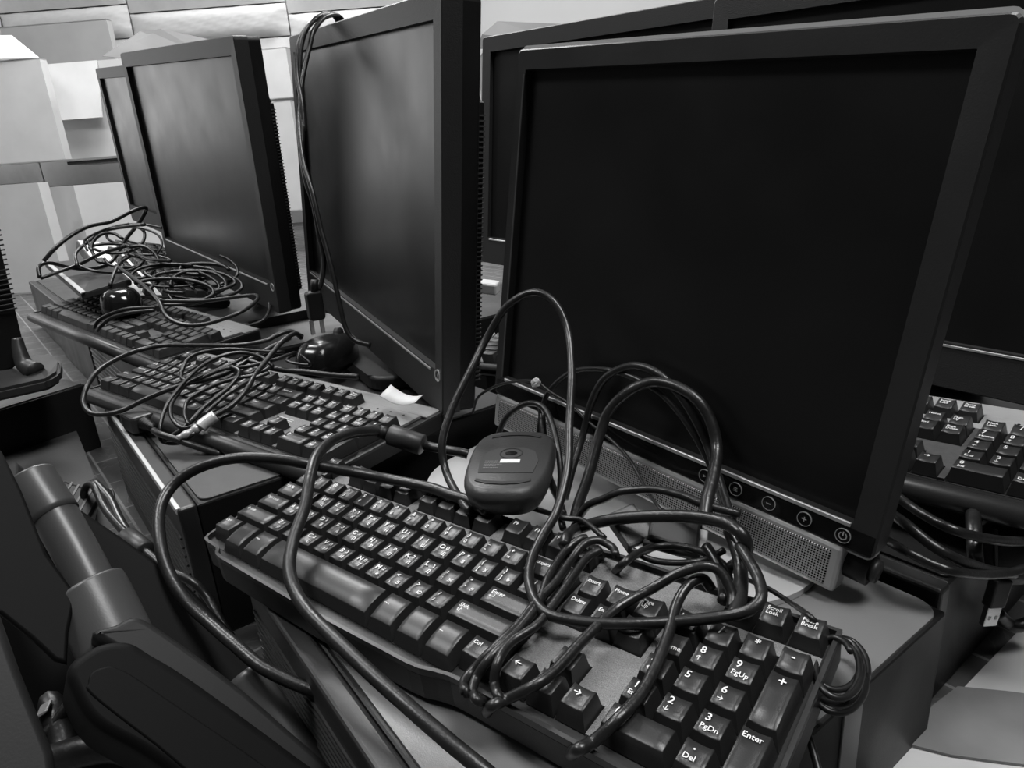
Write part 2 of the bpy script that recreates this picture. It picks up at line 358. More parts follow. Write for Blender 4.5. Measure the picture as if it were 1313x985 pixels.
# ------------------------------------------------------------------ monitors
def monitor(mtx, sw, sh, label, bz=(.017, .017, .02, .02), depth=.018, bulge=.03, strip=False, trim=False, vents=True, stand=None, logo=False, group='black flat monitors', bezel='bezel', scr='screen', tm='silver'):
    """mtx: origin at the screen centre, x right, y up, z out of the screen. bz = left, right, top, bottom"""
    t = empty('monitor', mtx, label, 'monitor', group); l, r, tp, bt = bz
    X0, X1, Y0, Y1 = -sw/2-l, sw/2+r, -sh/2-bt, sh/2+tp
    O = rrect(X0, Y0, X1, Y1, .005, 3); I = rrect(-sw/2, -sh/2, sw/2, sh/2, .0004, 3); I2 = rrect(-sw/2+.0005, -sh/2+.0005, sw/2-.0005, sh/2-.0005, .0004, 3)
    bm = bmesh.new(); n = len(O); Of = rrect(X0+.0012, Y0+.0012, X1-.0012, Y1-.0012, .0045, 3)
    L = [[bm.verts.new((x, y, z)) for x, y in P] for P, z in ((O, -.016), (O, .0028), (Of, .004), (I, .0035), (I2, -.0045))]
    for k_, (a, b) in enumerate(zip(L, L[1:])):
        for i in range(n):
            f_ = bm.faces.new((a[i], a[(i+1) % n], b[(i+1) % n], b[i])); f_.material_index = 1 if k_ == 3 else 0
    bmesh.ops.recalc_face_normals(bm, faces=bm.faces); o_ = from_bm(bm, 'bezel', M[bezel], t); o_.data.materials.append(M['well'])  # recess wall coloured black: paints the shadow gap round the screen
    box('screen', (-sw/2+.0002, -sh/2+.0002, -.007), (sw/2-.0002, sh/2-.0002, -.0035), M[scr], t)
    # back shell: rim then a stepped housing
    bm = bmesh.new(); bm_prism(bm, rrect(X0+.001, Y0+.001, X1-.001, Y1-.001, .006, 4), .0045, depth, .003, 3)
    f = .012; bm_prism(bm, rrect(X0+f, Y0+.02, X1-f, Y1-.075, .012, 5), depth-.001, depth+bulge, bulge*.9, 4)
    for v in bm.verts: v.co.z = -v.co.z
    bmesh.ops.recalc_face_normals(bm, faces=bm.faces); from_bm(bm, 'back_shell', M['blk'], t)
    if vents:
        bm = bmesh.new(); k = 0; yy = Y0+.03
        while yy < Y1-.095:
            for sx in (X1-f,): bm_box(bm, (sx-.012, yy, -depth-bulge-.0012), (sx+.0012, yy+.0014, -depth+.004))
            yy += .0047
        from_bm(bm, 'vent_ribs', M['tube'], t)  # paler than the shell: rib highlights put into the colour
    if strip: box('silver_strip', (-sw/2+.004, -sh/2-.0045, .0032), (sw/2-.012, -sh/2-.0018, .0046), M[tm], t, .0004, 1)
    if trim:
        ring('trim_frame', rrect(X0+.0004, Y0-.003, X1-.0004, Y1+.0032, .006, 4), rrect(X0+.002, Y0+.002, X1-.002, Y1-.002, .005, 4), -.0075, -.0005, M['silver'], t)
    if logo:
        p = ring('power_button', circ(X1-.012, -sh/2-.004, .0065, 24), circ(X1-.012, -sh/2-.004, .0052, 24), .0035, .0048, M['silver'], t)
        q = link('power_symbol', text_mesh('+', .009, 'CENTER'), M['grey_print'], p); q.location = (X1-.012, -sh/2-.007, .0042)
    if stand:
        floor_z, neck_x, (bx, by) = stand; inv = mtx.inverted()
        top = Vector((neck_x, -sh*.12, -depth-bulge+.004)); wp = mtx @ Vector((neck_x, -sh/2, -depth-bulge-.025)); foot = inv @ Vector((wp.x, wp.y, floor_z+.014))
        ax = inv.to_3x3() @ Vector((0, 0, 1)); dirv = (foot-top); bm = bmesh.new()
        s = Vector((1, 0, 0)); th = dirv.cross(s).normalized(); wd = .035
        P = []
        for c, wv, tv in ((top, wd, .012), (foot, wd*1.2, .014)):
            P.append([bm.verts.new(c+s*a*wv+th*b*tv) for a, b in ((-1, -1), (1, -1), (1, 1), (-1, 1))])
        bm.faces.new(P[0][::-1]); bm.faces.new(P[1])
        for i in range(4): bm.faces.new((P[0][i], P[0][(i+1) % 4], P[1][(i+1) % 4], P[1][i]))
        bmesh.ops.bevel(bm, geom=list(bm.edges), offset=.004, segments=3, affect='EDGES'); bmesh.ops.recalc_face_normals(bm, faces=bm.faces)
        from_bm(bm, 'stand_neck', M['blk_soft'], t)
        yaw = math.atan2(mtx[1][0], mtx[0][0]); B = inv @ (Matrix.Translation((wp.x, wp.y, floor_z)) @ Matrix.Rotation(yaw, 4, 'Z'))
        bm = bmesh.new(); bm_prism(bm, rrect(-bx, -by, bx, by*.5, min(by*.5, .03), 6), .0006, .016, .005, 4)
        for v in bm.verts: v.co = B @ v.co
        bmesh.ops.recalc_face_normals(bm, faces=bm.faces); from_bm(bm, 'stand_base', M['blk_soft'], t)
    return t
# ------------------------------------------------------------------ cables
OBST = []      # (matrix, x0, x1, y0, y1, z): cables lie on top of these faces
def cpts(pts, r=.003):
    return [lift(p, r) for p in _cpts(pts)]
def lift(p, r):
    for m, x0, x1, y0, y1, z in OBST:
        inv = m.inverted(); q = inv @ p; c = inv @ CAM
        if z-.03 < q.z < z+r and c.z > z:
            k = (c.z-z-r)/(c.z-q.z); s = c+(q-c)*k
            if x0 <= s.x <= x1 and y0 <= s.y <= y1: p = m @ s
    return p
def _cpts(pts):
    out = []; ds = []
    for p in pts:
        v = p[2] if len(p) > 2 else None
        if isinstance(v, str):
            q = onz(p[0], p[1], float(v)); v = (RW @ (q-CAM)).z
        ds.append(v)
    idx = [i for i, v in enumerate(ds) if v is not None]
    for i in range(len(ds)):
        if ds[i] is None:
            a = [k for k in idx if k < i]; b = [k for k in idx if k > i]
            if a and b: a, b = a[-1], b[0]; ds[i] = ds[a]+(ds[b]-ds[a])*(i-a)/(b-a)
            else: ds[i] = ds[a[-1]] if a else ds[b[0]]
    return [at(p[0], p[1], d) for p, d in zip(pts, ds)]
def cable(pts, r, label, m='cable', group='loose black cables', name='cable', cat='cable', parts=None, sub=6):
    P = cpts(pts, r); o = tube(name, P, r, M[m], None, sub)
    if not parts: return tag(o, label, cat, group)
    tag(o, label, cat, group); return o
FZ = -.14
# ================================================================== setting
Rfw = Vector((RW[2][0], RW[2][1], 0)).normalized(); Rrt = Vector((Rfw.y, -Rfw.x, 0))
YW = math.degrees(math.atan2(Rrt.y, Rrt.x))          # wall runs across the view
def room(a, b, z): return Vector((CAM.x, CAM.y, 0))+Rrt*a+Rfw*b+Vector((0, 0, z))
def rbox(name, a0, a1, b0, b1, z0, z1, m, kind=None):
    t = room(0, 0, 0); bm = bmesh.new(); bm_box(bm, (a0, b0, z0), (a1, b1, z1), 0)
    o = from_bm(bm, name, m); o.matrix_world = frame((t.x, t.y, 0), YW); return struct(o)
rbox('floor', -5.5, 4, -3, 5.6, FZ-.1, FZ, M['floor'])
rbox('wall_back', -5.5, 4, 5.5, 5.6, FZ, 2.6, M['wall'])
struct(box('wall_left', (-5.9, -3.2, FZ), (-5.8, 2.0, 2.6), M['wall']))
rbox('wall_front', -5.5, 4, -3.1, -3, FZ, 2.6, M['wall_dark'])
rbox('wall_right', 4, 4.1, -3, 5.6, FZ, 2.6, M['wall_dark'])
rbox('ceiling', -5.6, 4, -3, 5.6, 2.6, 2.7, M['ceil'])
# ================================================================== desktop computers
desktop((.381, -.094), -15.5, .358, .345, FZ, -.0365, 'flat black desktop computer with a satin grey lid, under the nearest keyboard and biggest screen', stripe=False, lid_r=.014)
desktop((-.058, .002), -14, .40, .36, FZ, -.0045, 'flat black desktop computer with a bright front stripe and louvres, under the middle keyboard', lid='case_top_dark', lid_r=.01)
desktop((.466, .256), -14, .36, .36, FZ, -.036, 'black desktop computer behind the grey lidded one, under the keyboard at the right edge', lid='case', vents=False, stripe=False)
desktop((-.440, .162), -12, .50, .34, FZ, .008, 'black desktop computer under the left keyboard with the shiny mouse', lid='case_top_dark', stripe=False)
desktop((-.29, .53), -12, .40, .34, FZ, -.002, 'black desktop computer carrying the wide screen left of centre', lid='case_top_dark', vents=False, stripe=False)
desktop((-.965, .275), -12, .45, .36, FZ, .0075, 'black desktop computer beneath the far left screen, mostly hidden', lid='case_top_dark', vents=False, stripe=False)
desktop((-1.435, .38), -12, .45, .36, FZ, .0, 'black desktop computer at the far left behind the ribbed backed monitor', lid='case_top_dark', vents=False, stripe=False)
desktop((.09, .52), -8, .29, .38, FZ, -.037, 'black desktop computer far behind the middle screens, mostly hidden', lid='case_top_dark', vents=False, stripe=False)
# ================================================================== keyboards
def kbm(org, yaw, tilt, roll): return frame(org, yaw, tilt, roll)
KA = kbm((0, 0, 0), 0, 4.8, 0)
keyboard(KA, 'large foreground black keyboard with white trilingual letters and cables wrapped round it', 'tri')
K2 = kbm((-.423, .092, .030), 2.6, 1.4, 1.7)
keyboard(K2, 'black keyboard with a grey deck and a torn paper slip, in the middle left', 'std', stripm='deck_pale')
kt = [o for o in COL.objects if o.name == 'keyboard.001'][0]
for i in range(4):
    q = link('deck_print', text_mesh('▬'*11, .0022), M['white'], kt); q.location = (15.35*U+i*.0008, (2.62-i*.17)*U, -.0097)
K4 = kbm((.102, .390, .009), -8.1, 5.1, -1.4)
keyboard(K4, 'black keyboard at the right edge of the picture behind the biggest screen', 'std', deck='deck_dark', stripm='deck_pale')
K3 = kbm((-.870, .185, .068), -1, 3, 3.6)
keyboard(K3, 'dusty black keyboard at the left with a glossy mouse lying on its keys', 'std', deck='deck_dark', keym='key_dusty', legends=False, lo=True, stripm='deck_pale')
# ================================================================== monitors
def pose(c, x, y, z): return basis(c, Vector(x).normalized(), Vector(y).normalized(), Vector(z).normalized())
def mpose(c, X, Z):
    X = Vector(X).normalized(); Z = Vector(Z); Y = Z.cross(X).normalized(); Z = X.cross(Y); return basis(c, X, Y, Z)
MA = mpose((.2669, .2553, .175), (.9803, -.1743, -.0935), (-.1643, -.9808, .1054))
M1 = monitor(MA, .338, .275, 'biggest foreground black monitor with silver edge, round buttons and a perforated sound bar below', bz=(.011, .0165, .016, .019), depth=.022, bulge=.03, trim=True, vents=False, stand=(-.0355, 0, (.08, .05)), bezel='blk_soft')
# lower chin, touch buttons, sound bar
prism('chin', [(-.176, -.1545), (.184, -.1545), (.184, -.1405), (-.176, -.1405)], .0032, .0042, M['gloss'], M1)
box('silver_strip', (-.166, -.1402, .0027), (.168, -.1372, .0047), M['silver_dull'], M1, .0004, 1)
box('inner_edge', (-.1708, -.137, .0034), (-.1692, .134, .0042), M['tube'], M1)
for i, s in enumerate(('▸', '≡', '−', '+', '⏻')):
    x = .062+i*.0258; b_ = prism('button', circ(x, -.1475, .0047, 24), .0033, .0049, M['gloss'], M1)
    ring('button_ring', circ(x, -.1475, .0050, 24), circ(x, -.1475, .0046, 24), .0042, .0051, M['grey_print'], b_)
    q = link('button_symbol', text_mesh(s, .0067, 'CENTER'), M['grey_print'], b_); q.location = (x, -.1499, .005)
bm = bmesh.new(); bm_box(bm, (-.176, -.1895, -.0108), (.168, -.1555, .0054), .0027, 2)
sb = from_bm(bm, 'sound_bar', M['silver_dull'], M1)
box('speaker_grille', (-.170, -.1862, .0036), (.1615, -.160, .0060), M['grille'], sb, .0009, 1)
bm = bmesh.new(); bm_tube(bm, [Vector((.160, -.170, -.012)), Vector((.182, -.170, -.012))], .0115, 20); from_bm(bm, 'sound_bar_mount', M['blk'], sb, True)
bm = bmesh.new(); bm_tube(bm, [Vector((.182, -.170, -.012)), Vector((.1865, -.170, -.012))], .0078, 16); from_bm(bm, 'headphone_socket', M['blk_soft'], sb, True)
# silver foot plate on the grey lid
inv = MA.inverted(); bm = bmesh.new(); bm_prism(bm, rrect(-.02, .150, .342, .34, .075, 10), 0, .0045, .0015, 3)
Tb = inv @ frame((.045, .012, -.0362), -2)
for v in bm.verts: v.co = Tb @ v.co
bmesh.ops.recalc_face_normals(bm, faces=bm.faces); from_bm(bm, 'foot_plate', M['silver'], M1)
MB = mpose((-.217, .368, .238), (.918, -.385, -.092), (-.380, -.923, .065))
M2 = monitor(MB, .518, .324, 'tall looking dark monitor in the centre with cords hung over its top corner', bz=(.019, .019, .022, .046), depth=.035, bulge=.009, strip=True, logo=True, stand=(-.002, 0, (.13, .10)), tm='silver_dull')
MC = mpose((-.713, .427, .2785), (.979, -.177, -.097), (-.182, -.982, -.03))
M3 = monitor(MC, .518, .324, 'dark wide monitor left of centre, in front of its twin', bz=(.019, .019, .024, .046), depth=.035, bulge=.009, strip=True, logo=True, stand=(.0085, .05, (.13, .12)), tm='silver')
x3 = Vector(MC.col[0][:3]); y3 = Vector(MC.col[1][:3]); tl = Vector((-.713, .427, .2785))-x3*.278+y3*.186
MDC = at(124, 88, (RW @ (tl-CAM)).z*1.38)+x3*.278-y3*.186
MD = mpose(tuple(MDC), (.979, -.177, -.097), (-.182, -.982, -.03))
monitor(MD, .518, .324, 'dark wide monitor at far left, half hidden behind its twin', bz=(.019, .019, .024, .046), depth=.03, bulge=.02, stand=(.008, 0, (.13, .12)), vents=False)
ME = mpose((.40, .585, .215), (.985, -.165, -.05), (-.165, -.98, .08))
monitor(ME, .518, .324, 'big dark monitor behind the foreground one, its top and right side showing', bz=(.021, .021, .024, .046), depth=.03, strip=True, stand=(-.035, 0, (.12, .1)), tm='silver_dull', vents=False)
MF = mpose((-.075, .72, .259), (.985, -.165, -.05), (-.165, -.98, .08))
monitor(MF, .495, .306, 'dark monitor seen through the gap between the centre and foreground screens', bz=(.021, .021, .024, .046), depth=.03, strip=True, stand=(-.036, 0, (.12, .1)), tm='silver', vents=False)
# ================================================================== mice
def mouse(mtx, label, top='mouse', flip=False, lens=False, s=1.):
    t = empty('computer_mouse', mtx, label, 'mouse', 'corded black mice'); L, W, H = .118*s, .064*s, .037*s
    bm = bmesh.new(); nu, nv = 22, 10; rows = []
    def prof(u):  # half width along the length
        return W/2*(math.sin(PI*min(1, max(0, u)))**.42)*(.92+.10*math.cos(2*PI*(u-.2)))
    for j in range(nv+1):
        b = j/nv*PI/2; rr = []
        for i in range(nu*2):
            a = 2*PI*i/(nu*2); cx = math.copysign(abs(math.cos(a))**.8, math.cos(a)); sy = math.copysign(abs(math.sin(a))**.8, math.sin(a))
            k = math.cos(b)**.55; x = L/2*cx*k; y = W/2*sy*k*(1-.10*cx); z = H*math.sin(b)**.9*(1+.14*(-x/(L/2)))*(.9)
            rr.append(bm.verts.new((x, y, .006+z)))
        rows.append(rr)
    base = [bm.verts.new((v.co.x*.97, v.co.y*.97, 0)) for v in rows[0]]; rows = [base]+rows; n = nu*2
    for a, b in zip(rows, rows[1:]):
        for k in range(n): bm.faces.new((a[k], a[(k+1) % n], b[(k+1) % n], b[k]))
    bm.faces.new(base[::-1]); bmesh.ops.remove_doubles(bm, verts=bm.verts, dist=1e-6)
    bmesh.ops.recalc_face_normals(bm, faces=bm.faces); from_bm(bm, 'shell', M[top], t, True)
    bm = bmesh.new(); bm_tube(bm, [Vector((.036*s, -.0035, .033*s)), Vector((.036*s, .0035, .033*s))], .0085*s, 16); from_bm(bm, 'wheel', M['mouse_wheel'], t, True)
    box('button_seam', (.012*s, -.0006, .030*s), (.052*s, .0006, .0395*s*.9), M['well'], t)
    return t
def flipped_mouse(mtx, label):
    """underside up: rounded tapering slab, foot pads, label and sensor"""
    t = empty('computer_mouse', mtx, label, 'mouse', 'corded black mice'); n = 40
    def out(k, sx=.031, sy=.051):
        P = []
        for i in range(n):
            a = 2*PI*i/n; c, s = math.cos(a), math.sin(a); p = .62
            y = math.copysign(abs(s)**p, s)*sy*k; x = math.copysign(abs(c)**p, c)*sx*k*(1+.06*(y/sy))*(1-.0*c); P.append((x, y))
        return P
    bm = bmesh.new(); Ls = [(.66, -.019), (.84, -.015), (.94, -.009), (.99, -.003), (1.0, 0), (.995, .0015), (.975, .004), (.93, .0062), (.88, .0070)]
    R = [[bm.verts.new((x, y, z)) for x, y in out(k)] for k, z in Ls]
    for a, b in zip(R, R[1:]):
        for i in range(n): bm.faces.new((a[i], a[(i+1) % n], b[(i+1) % n], b[i]))
    bm.faces.new(R[0][::-1]); bm.faces.new(R[-1]); bmesh.ops.recalc_face_normals(bm, faces=bm.faces); from_bm(bm, 'shell', M['mouse_base'], t, True)
    prism('underside_label', [(-.019, -.024), (.019, -.024), (.021, -.006), (.017, .010), (.008, .016), (-.008, .016), (-.017, .010), (-.021, -.006)], .0066, .0074, M['grey_lab'], t)
    box('white_sticker', (-.006, -.0095, .0073), (.008, -.0045, .0078), M['white'], t)
    ring('sensor_ring', circ(0, .006, .0085, 24), circ(0, .006, .0075, 24), .0070, .0077, M['blk_soft'], t)
    o = prism('sensor_window', circ(0, .006, .0045, 16, .003), .0070, .0077, M['gloss'], t)
    for y, sy in ((.041, 1), (-.041, -1)):
        pts = [(-.019, y-.005*sy), (-.011, y-.0012*sy), (0, y), (.011, y-.0012*sy), (.019, y-.005*sy)]; q = [(x*.98, yy-.0032*sy) for x, yy in pts[::-1]]
        prism('foot_pad', pts+q, .0066, .0078, M['blk_soft'], t, .0003)
    for i in range(5):
        q = link('label_print', text_mesh('▪'*(9+i % 3*2), .0018), M['grey_print'], t); q.location = (-.017, -.007-i*.0026, .0075)
    return t
M['grey_lab'] = mat('grey_mouse_label', .05, .35)
p = onz(655, 598, .027)
flipped_mouse(Matrix.Translation(p) @ Matrix.Rotation(math.radians(30), 4, 'Z') @ Matrix.Rotation(math.radians(1), 4, 'X') @ Matrix.Scale(1.1, 4), 'black mouse lying upside down with its underside showing, above the foreground keyboard')
p = onz(158, 398, .062); mouse(frame(p, 160, 0, 0), 'glossy black mouse on the dusty left keyboard', 'gloss', s=.95)
p = onz(424, 468, .012); mouse(frame(p, 118, 0, 0), 'black mouse resting behind the middle keyboard, under a hanging plug')
p = at(1308, 716, .525); mouse(frame(p, 60, 0, 0), 'grey mouse at the right edge below the keyboard, caught among cables', 'mouse_base', s=.8)
# ================================================================== cables round the foreground keyboard
OBST += [(MA, -.19, .19, -.158, .17, .006), (MA, -.18, .17, -.19, -.14, .008), (KA, -.004, 22.5*U, -.002, 6.4*U, .0006), (KA, -.006, 22.7*U, -.0165, -.0015, -.0075), (KA @ basis((0, 0, 0), (1, 0, 0), (0, 0, 1), (0, -1, 0)), -.006, 22.7*U, -.031, -.009, .0165), (K2, 0, 22.5*U, 0, 6.4*U, .0006), (K3, 0, 22.5*U, 0, 6.4*U, .0006), (K4, 0, 22.5*U, 0, 6.4*U, .0006)]
ca = cable([(603, 655, .56), (595, 648), (573, 608, .56), (567, 568), (580, 524, .58), (604, 474), (624, 434, .60), (650, 393), (684, 375, .58), (711, 388), (728, 424, .56), (733, 477), (730, 544, .52), (728, 601), (714, 655, .48), (697, 685, .465), (682, 717, .45), (679, 750, .44), (697, 784, .425), (743, 797, .41), (804, 800, .395), (865, 797), (925, 791, .375), (960, 783, .37), (976, 767, .373), (973, 744, .385), (962, 722, .395), (948, 700, .41)], .0033, 'long black cable rising in the tallest loop and crossing the nav keys', group=None)
cable([(724, 700, .50), (728, 687, .50), (741, 678, .495), (775, 668, .48), (818, 663, .465), (860, 662, .45), (897, 664, .435), (930, 671, .42), (950, 684, .41), (957, 700, .41), (953, 716, .42), (938, 728, .435)], .0042, 'thick black cable arching flat above the blank grey panel', group=None)
cable([(728, 692, .52), (738, 672, .52), (752, 650), (774, 640, .50), (800, 630), (841, 628, .48), (875, 636), (905, 648, .46), (950, 660, .45)], .0030, 'black cable running low towards the round buttons', group=None)
cable([(736, 668, .52), (742, 645), (754, 612, .53), (768, 561, .54), (781, 527, .54), (808, 501, .53), (838, 490, .525), (868, 496, .52), (895, 514, .51), (912, 542, .50), (919, 575, .49), (915, 608, .475), (907, 640, .46), (903, 668, .45)], .0043, 'thickest black cable standing in the tallest arch in front of the foreground screen', group=None)
cable([(724, 640, .57), (734, 601, .58), (748, 556, .59), (758, 517, .59), (774, 487, .58), (798, 472, .57), (821, 470, .56), (848, 482, .55), (875, 511, .535), (895, 544, .52), (908, 574, .51), (920, 610, .49), (932, 648, .47), (942, 680, .45), (950, 702, .43)], .0033, 'black cable arching behind the thickest one', group=None)
cable([(690, 560, .62), (697, 517, .62), (711, 494, .62), (734, 477, .61), (761, 473, .60), (790, 477, .585), (818, 487, .57), (848, 505, .555), (872, 531, .54), (892, 561, .525), (912, 601, .505), (925, 641, .485), (940, 690, .455)], .0024, 'slimmer black cable of the arch, farthest to the left', 'cable_thin', group=None)
ct = cable([(606, 530, .70), (612, 511, .70), (626, 500), (650, 491, .66), (684, 489, .62), (707, 504), (734, 521, .60), (758, 544), (788, 568, .57), (808, 591), (825, 621, .53), (845, 651, .50), (868, 672, .48)], .0014, 'thin cord with a knot of pale tape, in front of the foreground screen', 'cable_thin', group=None)
bm = bmesh.new(); bmesh.ops.create_icosphere(bm, subdivisions=3, radius=.0042, matrix=Matrix.Translation(at(687, 491, .615)))
for v in bm.verts: v.co += Vector((random.uniform(-1, 1), random.uniform(-1, 1), random.uniform(-1, 1)))*.0009
from_bm(bm, 'tape_knot', M['paper'], ct)
cable([(632, 590, .62), (639, 558, .62), (650, 534), (671, 519, .61), (691, 519), (704, 534, .59), (714, 568), (719, 608, .55), (717, 650, .52), (722, 678, .50)], .0027, 'black cable in a small arch right behind the upturned mouse', group=None)
cable([(694, 520, .61), (696, 550), (699, 585, .59), (705, 615), (716, 640, .55), (722, 660, .53)], .0033, 'short dark cable dropping behind the small arch', group=None)
cable([(676, 648, '.006'), (684, 652), (700, 657, .52), (722, 664, .50), (748, 668, .49), (775, 690, .47)], .0021, 'cord leaving the upturned mouse', 'cable_thin', group=None)
# bundle wrapped round the keyboard
cable([(790, 712, .44), (785, 702, .45), (767, 693, .455), (749, 698, .452), (731, 720, .445), (712, 747, .435), (688, 771, .425), (664, 802, .412), (633, 832, .40), (606, 860, .392), (594, 877, .39), (600, 890, .392), (612, 884, .41)], .0027, 'cord wrapped round the keyboard beside the right Ctrl key, outermost left strand', group=None)
cable([(752, 690, .46), (743, 692, .458), (724, 708, .452), (703, 741, .438), (692, 771, .425), (667, 806, .412), (630, 842, .396), (611, 869, .388), (606, 888, .386), (616, 900, .392), (630, 892, .41)], .0027, 'cord wrapped round the keyboard beside the right Ctrl key, second strand', group=None)
cable([(770, 705, .455), (752, 716, .45), (734, 741, .44), (706, 780, .422), (688, 802, .412), (655, 824, .402), (638, 850, .392), (634, 878, .385), (642, 898, .383), (655, 915, .40)], .0027, 'cord wrapped round the keyboard beside the left arrow key, inner strand', group=None)
cable([(938, 780, .40), (938, 762, .39), (925, 735, .395), (904, 726, .397), (871, 735, .40), (834, 756, .402), (791, 780, .40), (761, 808, .395), (743, 826, .39), (712, 860, .382), (682, 881, .375), (651, 896, .368), (630, 906, .367), (626, 914, .375), (645, 915, .40)], .0031, 'shiny cable laid diagonally over the arrow keys', group=None)
cable([(913, 757, .405), (901, 742, .402), (883, 750, .398), (868, 774, .39), (858, 811, .38), (843, 850, .368), (822, 890, .357), (791, 924, .35), (761, 951, .346), (738, 963, .346), (734, 970, .355), (760, 975, .38)], .0031, 'shiny cable crossing the number pad from top to bottom', group=None)
for i, pts in enumerate((
    [(780, 745, .47), (800, 722, .465), (830, 704), (862, 700, .46), (895, 706), (925, 722, .44), (935, 745, .42), (925, 770, .42)],
    [(905, 700, .44), (918, 720, .43), (926, 745, .42), (928, 770, .42)],
    [(935, 680, .43), (945, 705, .42), (950, 735, .41), (948, 770, .41), (940, 790, .42)],
    [(810, 705, .46), (835, 718, .455), (870, 722), (905, 718, .44), (928, 706, .43)])):
    cable(pts, (.0026, .0034, .0042, .0022)[i], ('cord curling behind the blank grey panel of the foreground keyboard', 'short cable dropping behind the Print Screen key', 'thick cable standing beside the Print Screen key', 'thin cord lying along the back edge of the foreground keyboard')[i], group=None)
# VGA plug tangle under the sound bar
v = empty('cable_connector', frame(at(868, 688, .475), 20, 20, 15), 'black plug with a thumb screw lying in the tangle under the sound bar', 'connector')
box('plug_body', (-.02, -.012, -.007), (.014, .012, .007), M['blk_soft'], v, .002); box('plug_shell', (.014, -.009, -.0045), (.02, .009, .0045), M['silver_dull'], v, .001)
for s in (-1, 1):
    bm = bmesh.new(); bm_tube(bm, [Vector((-.022, s*.0125, 0)), Vector((.016, s*.0125, 0))], .0028, 10); from_bm(bm, 'thumb_screw', M['blk'], v, True)
v = empty('cable_connector', frame(at(812, 682, .48), -30, 10, 25), 'dull grey plug lying behind the grey panel, left in the tangle', 'connector')
box('plug_body', (-.018, -.011, -.006), (.012, .011, .006), M['deck_dark'], v, .002); box('plug_shell', (.012, -.008, -.004), (.018, .008, .004), M['silver_dull'], v, .001)
# coil hanging off the right end
rng = random.Random(3); pts = []
cc = onz(1078, 868, -.016)
for i in range(60):
    a = i/12*2*PI; lp = i/12; k = 1-.07*lp+.05*math.sin(i*.7)
    w = onz(1072+3*math.sin(lp*2.3)+math.cos(a)*40*k, 866-3*lp+math.sin(a)*48*k, -.024+.0045*lp+.006*math.sin(a*.5+lp)); pts.append(w)
tag(tube('cable', pts, .0017, M['cable_thin'], None, 4, 8), 'coiled cord hanging at the right end of the foreground keyboard', 'cable')
cable([(1030, 925, .37), (1040, 955, .36), (1050, 990, .35), (1058, 1020, .34)], .002, 'thin cord hanging down at the bottom right of the foreground keyboard', 'cable_thin', group=None)
cable([(955, 742, .45), (985, 755, .43), (1012, 772, .415), (1040, 792, .40), (1060, 815, .39)], .0016, 'thin cord lying under the sound bar towards the Pause key', 'cable_thin', group=None)
# big cable with ferrite at left
cf = cable([(600, 583, .60), (590, 580, .60), (572, 577, .605), (548, 572, .615), (522, 564, .62), (500, 556, .62), (478, 553, .61), (450, 556, .59), (425, 566, .57), (406, 585, .54), (397, 615, .515), (391, 650, .495), (377, 690, .475), (371, 725, .46), (377, 755, .445), (398, 788, .425), (440, 830, .40), (480, 868, .38), (530, 912, .36), (580, 955, .345), (625, 992, .335), (660, 1025, .33)], .0044, 'thick black cable with a ferrite cylinder crossing the left end of the foreground keyboard', group=None)
def ferrite(par, a, b, r):
    bm = bmesh.new(); d = (b-a); bm_tube(bm, [a, a+d*.04, a+d*.5, b-d*.04, b], r, 20, lambda t: r*(.82 if t in (0, 1) else 1)); return from_bm(bm, 'ferrite_bead', M['blk_soft'], par, True)
ferrite(cf, at(499, 557, .618), at(543, 571, .612), .0095)
tube('strain_relief', [at(486, 553, .615), at(499, 557, .618)], .006, M['blk'], cf)
ck = cable([(625, 655, .56), (600, 642, .57), (575, 634, .575), (545, 624, .575), (480, 611, .565), (400, 596, .55), (350, 588, .55), (300, 588, .55), (255, 600, .55), (222, 622, .545), (205, 655, .53), (206, 700, .51), (218, 738, .50), (240, 772, .49), (268, 798, .48), (300, 826, .465), (340, 858, .45), (400, 885, .44), (460, 900, .43), (530, 905, .425), (590, 905, .42), (650, 903, .42)], .0045, 'thick black cable sweeping left in a wide loop and back under the foreground keyboard', group=None)
cs = cable([(118, 655, .66), (108, 640, .655), (110, 625, .65), (120, 622, .64), (133, 650, .62), (150, 672, .60), (170, 692, .58), (190, 710, .565), (215, 730, .555), (245, 745, .55), (265, 765, .55), (280, 790, .54), (298, 820, .53)], .0034, 'black cable with a ferrite cylinder beside the tipped monitor stand', group=None)
ferrite(cs, at(162, 688, .588), at(187, 708, .568), .0088)
v = empty('cable_connector', frame(at(97, 645, .655), 30, 30, 40), 'ribbed black plug at the top of the tipped monitor stand', 'connector')
box('plug_body', (-.02, -.014, -.009), (.018, .014, .009), M['blk'], v, .003)
for i in range(4): box('grip_rib', (-.012+i*.006, -.0145, -.0095), (-.0095+i*.006, .0145, .0097), M['tube'], v, .0005, 1)
cable([(120, 618, .645), (140, 640, .63), (152, 665, .61), (166, 688, .59)], .0042, 'dark braided cable beside the ferrite, left front', 'cable_thin', group=None)
cable([(128, 630, .66), (142, 628), (145, 640), (134, 648, .65), (128, 640)], .0014, 'little loop of thin cord beside the ribbed plug', 'cable_thin', group=None)
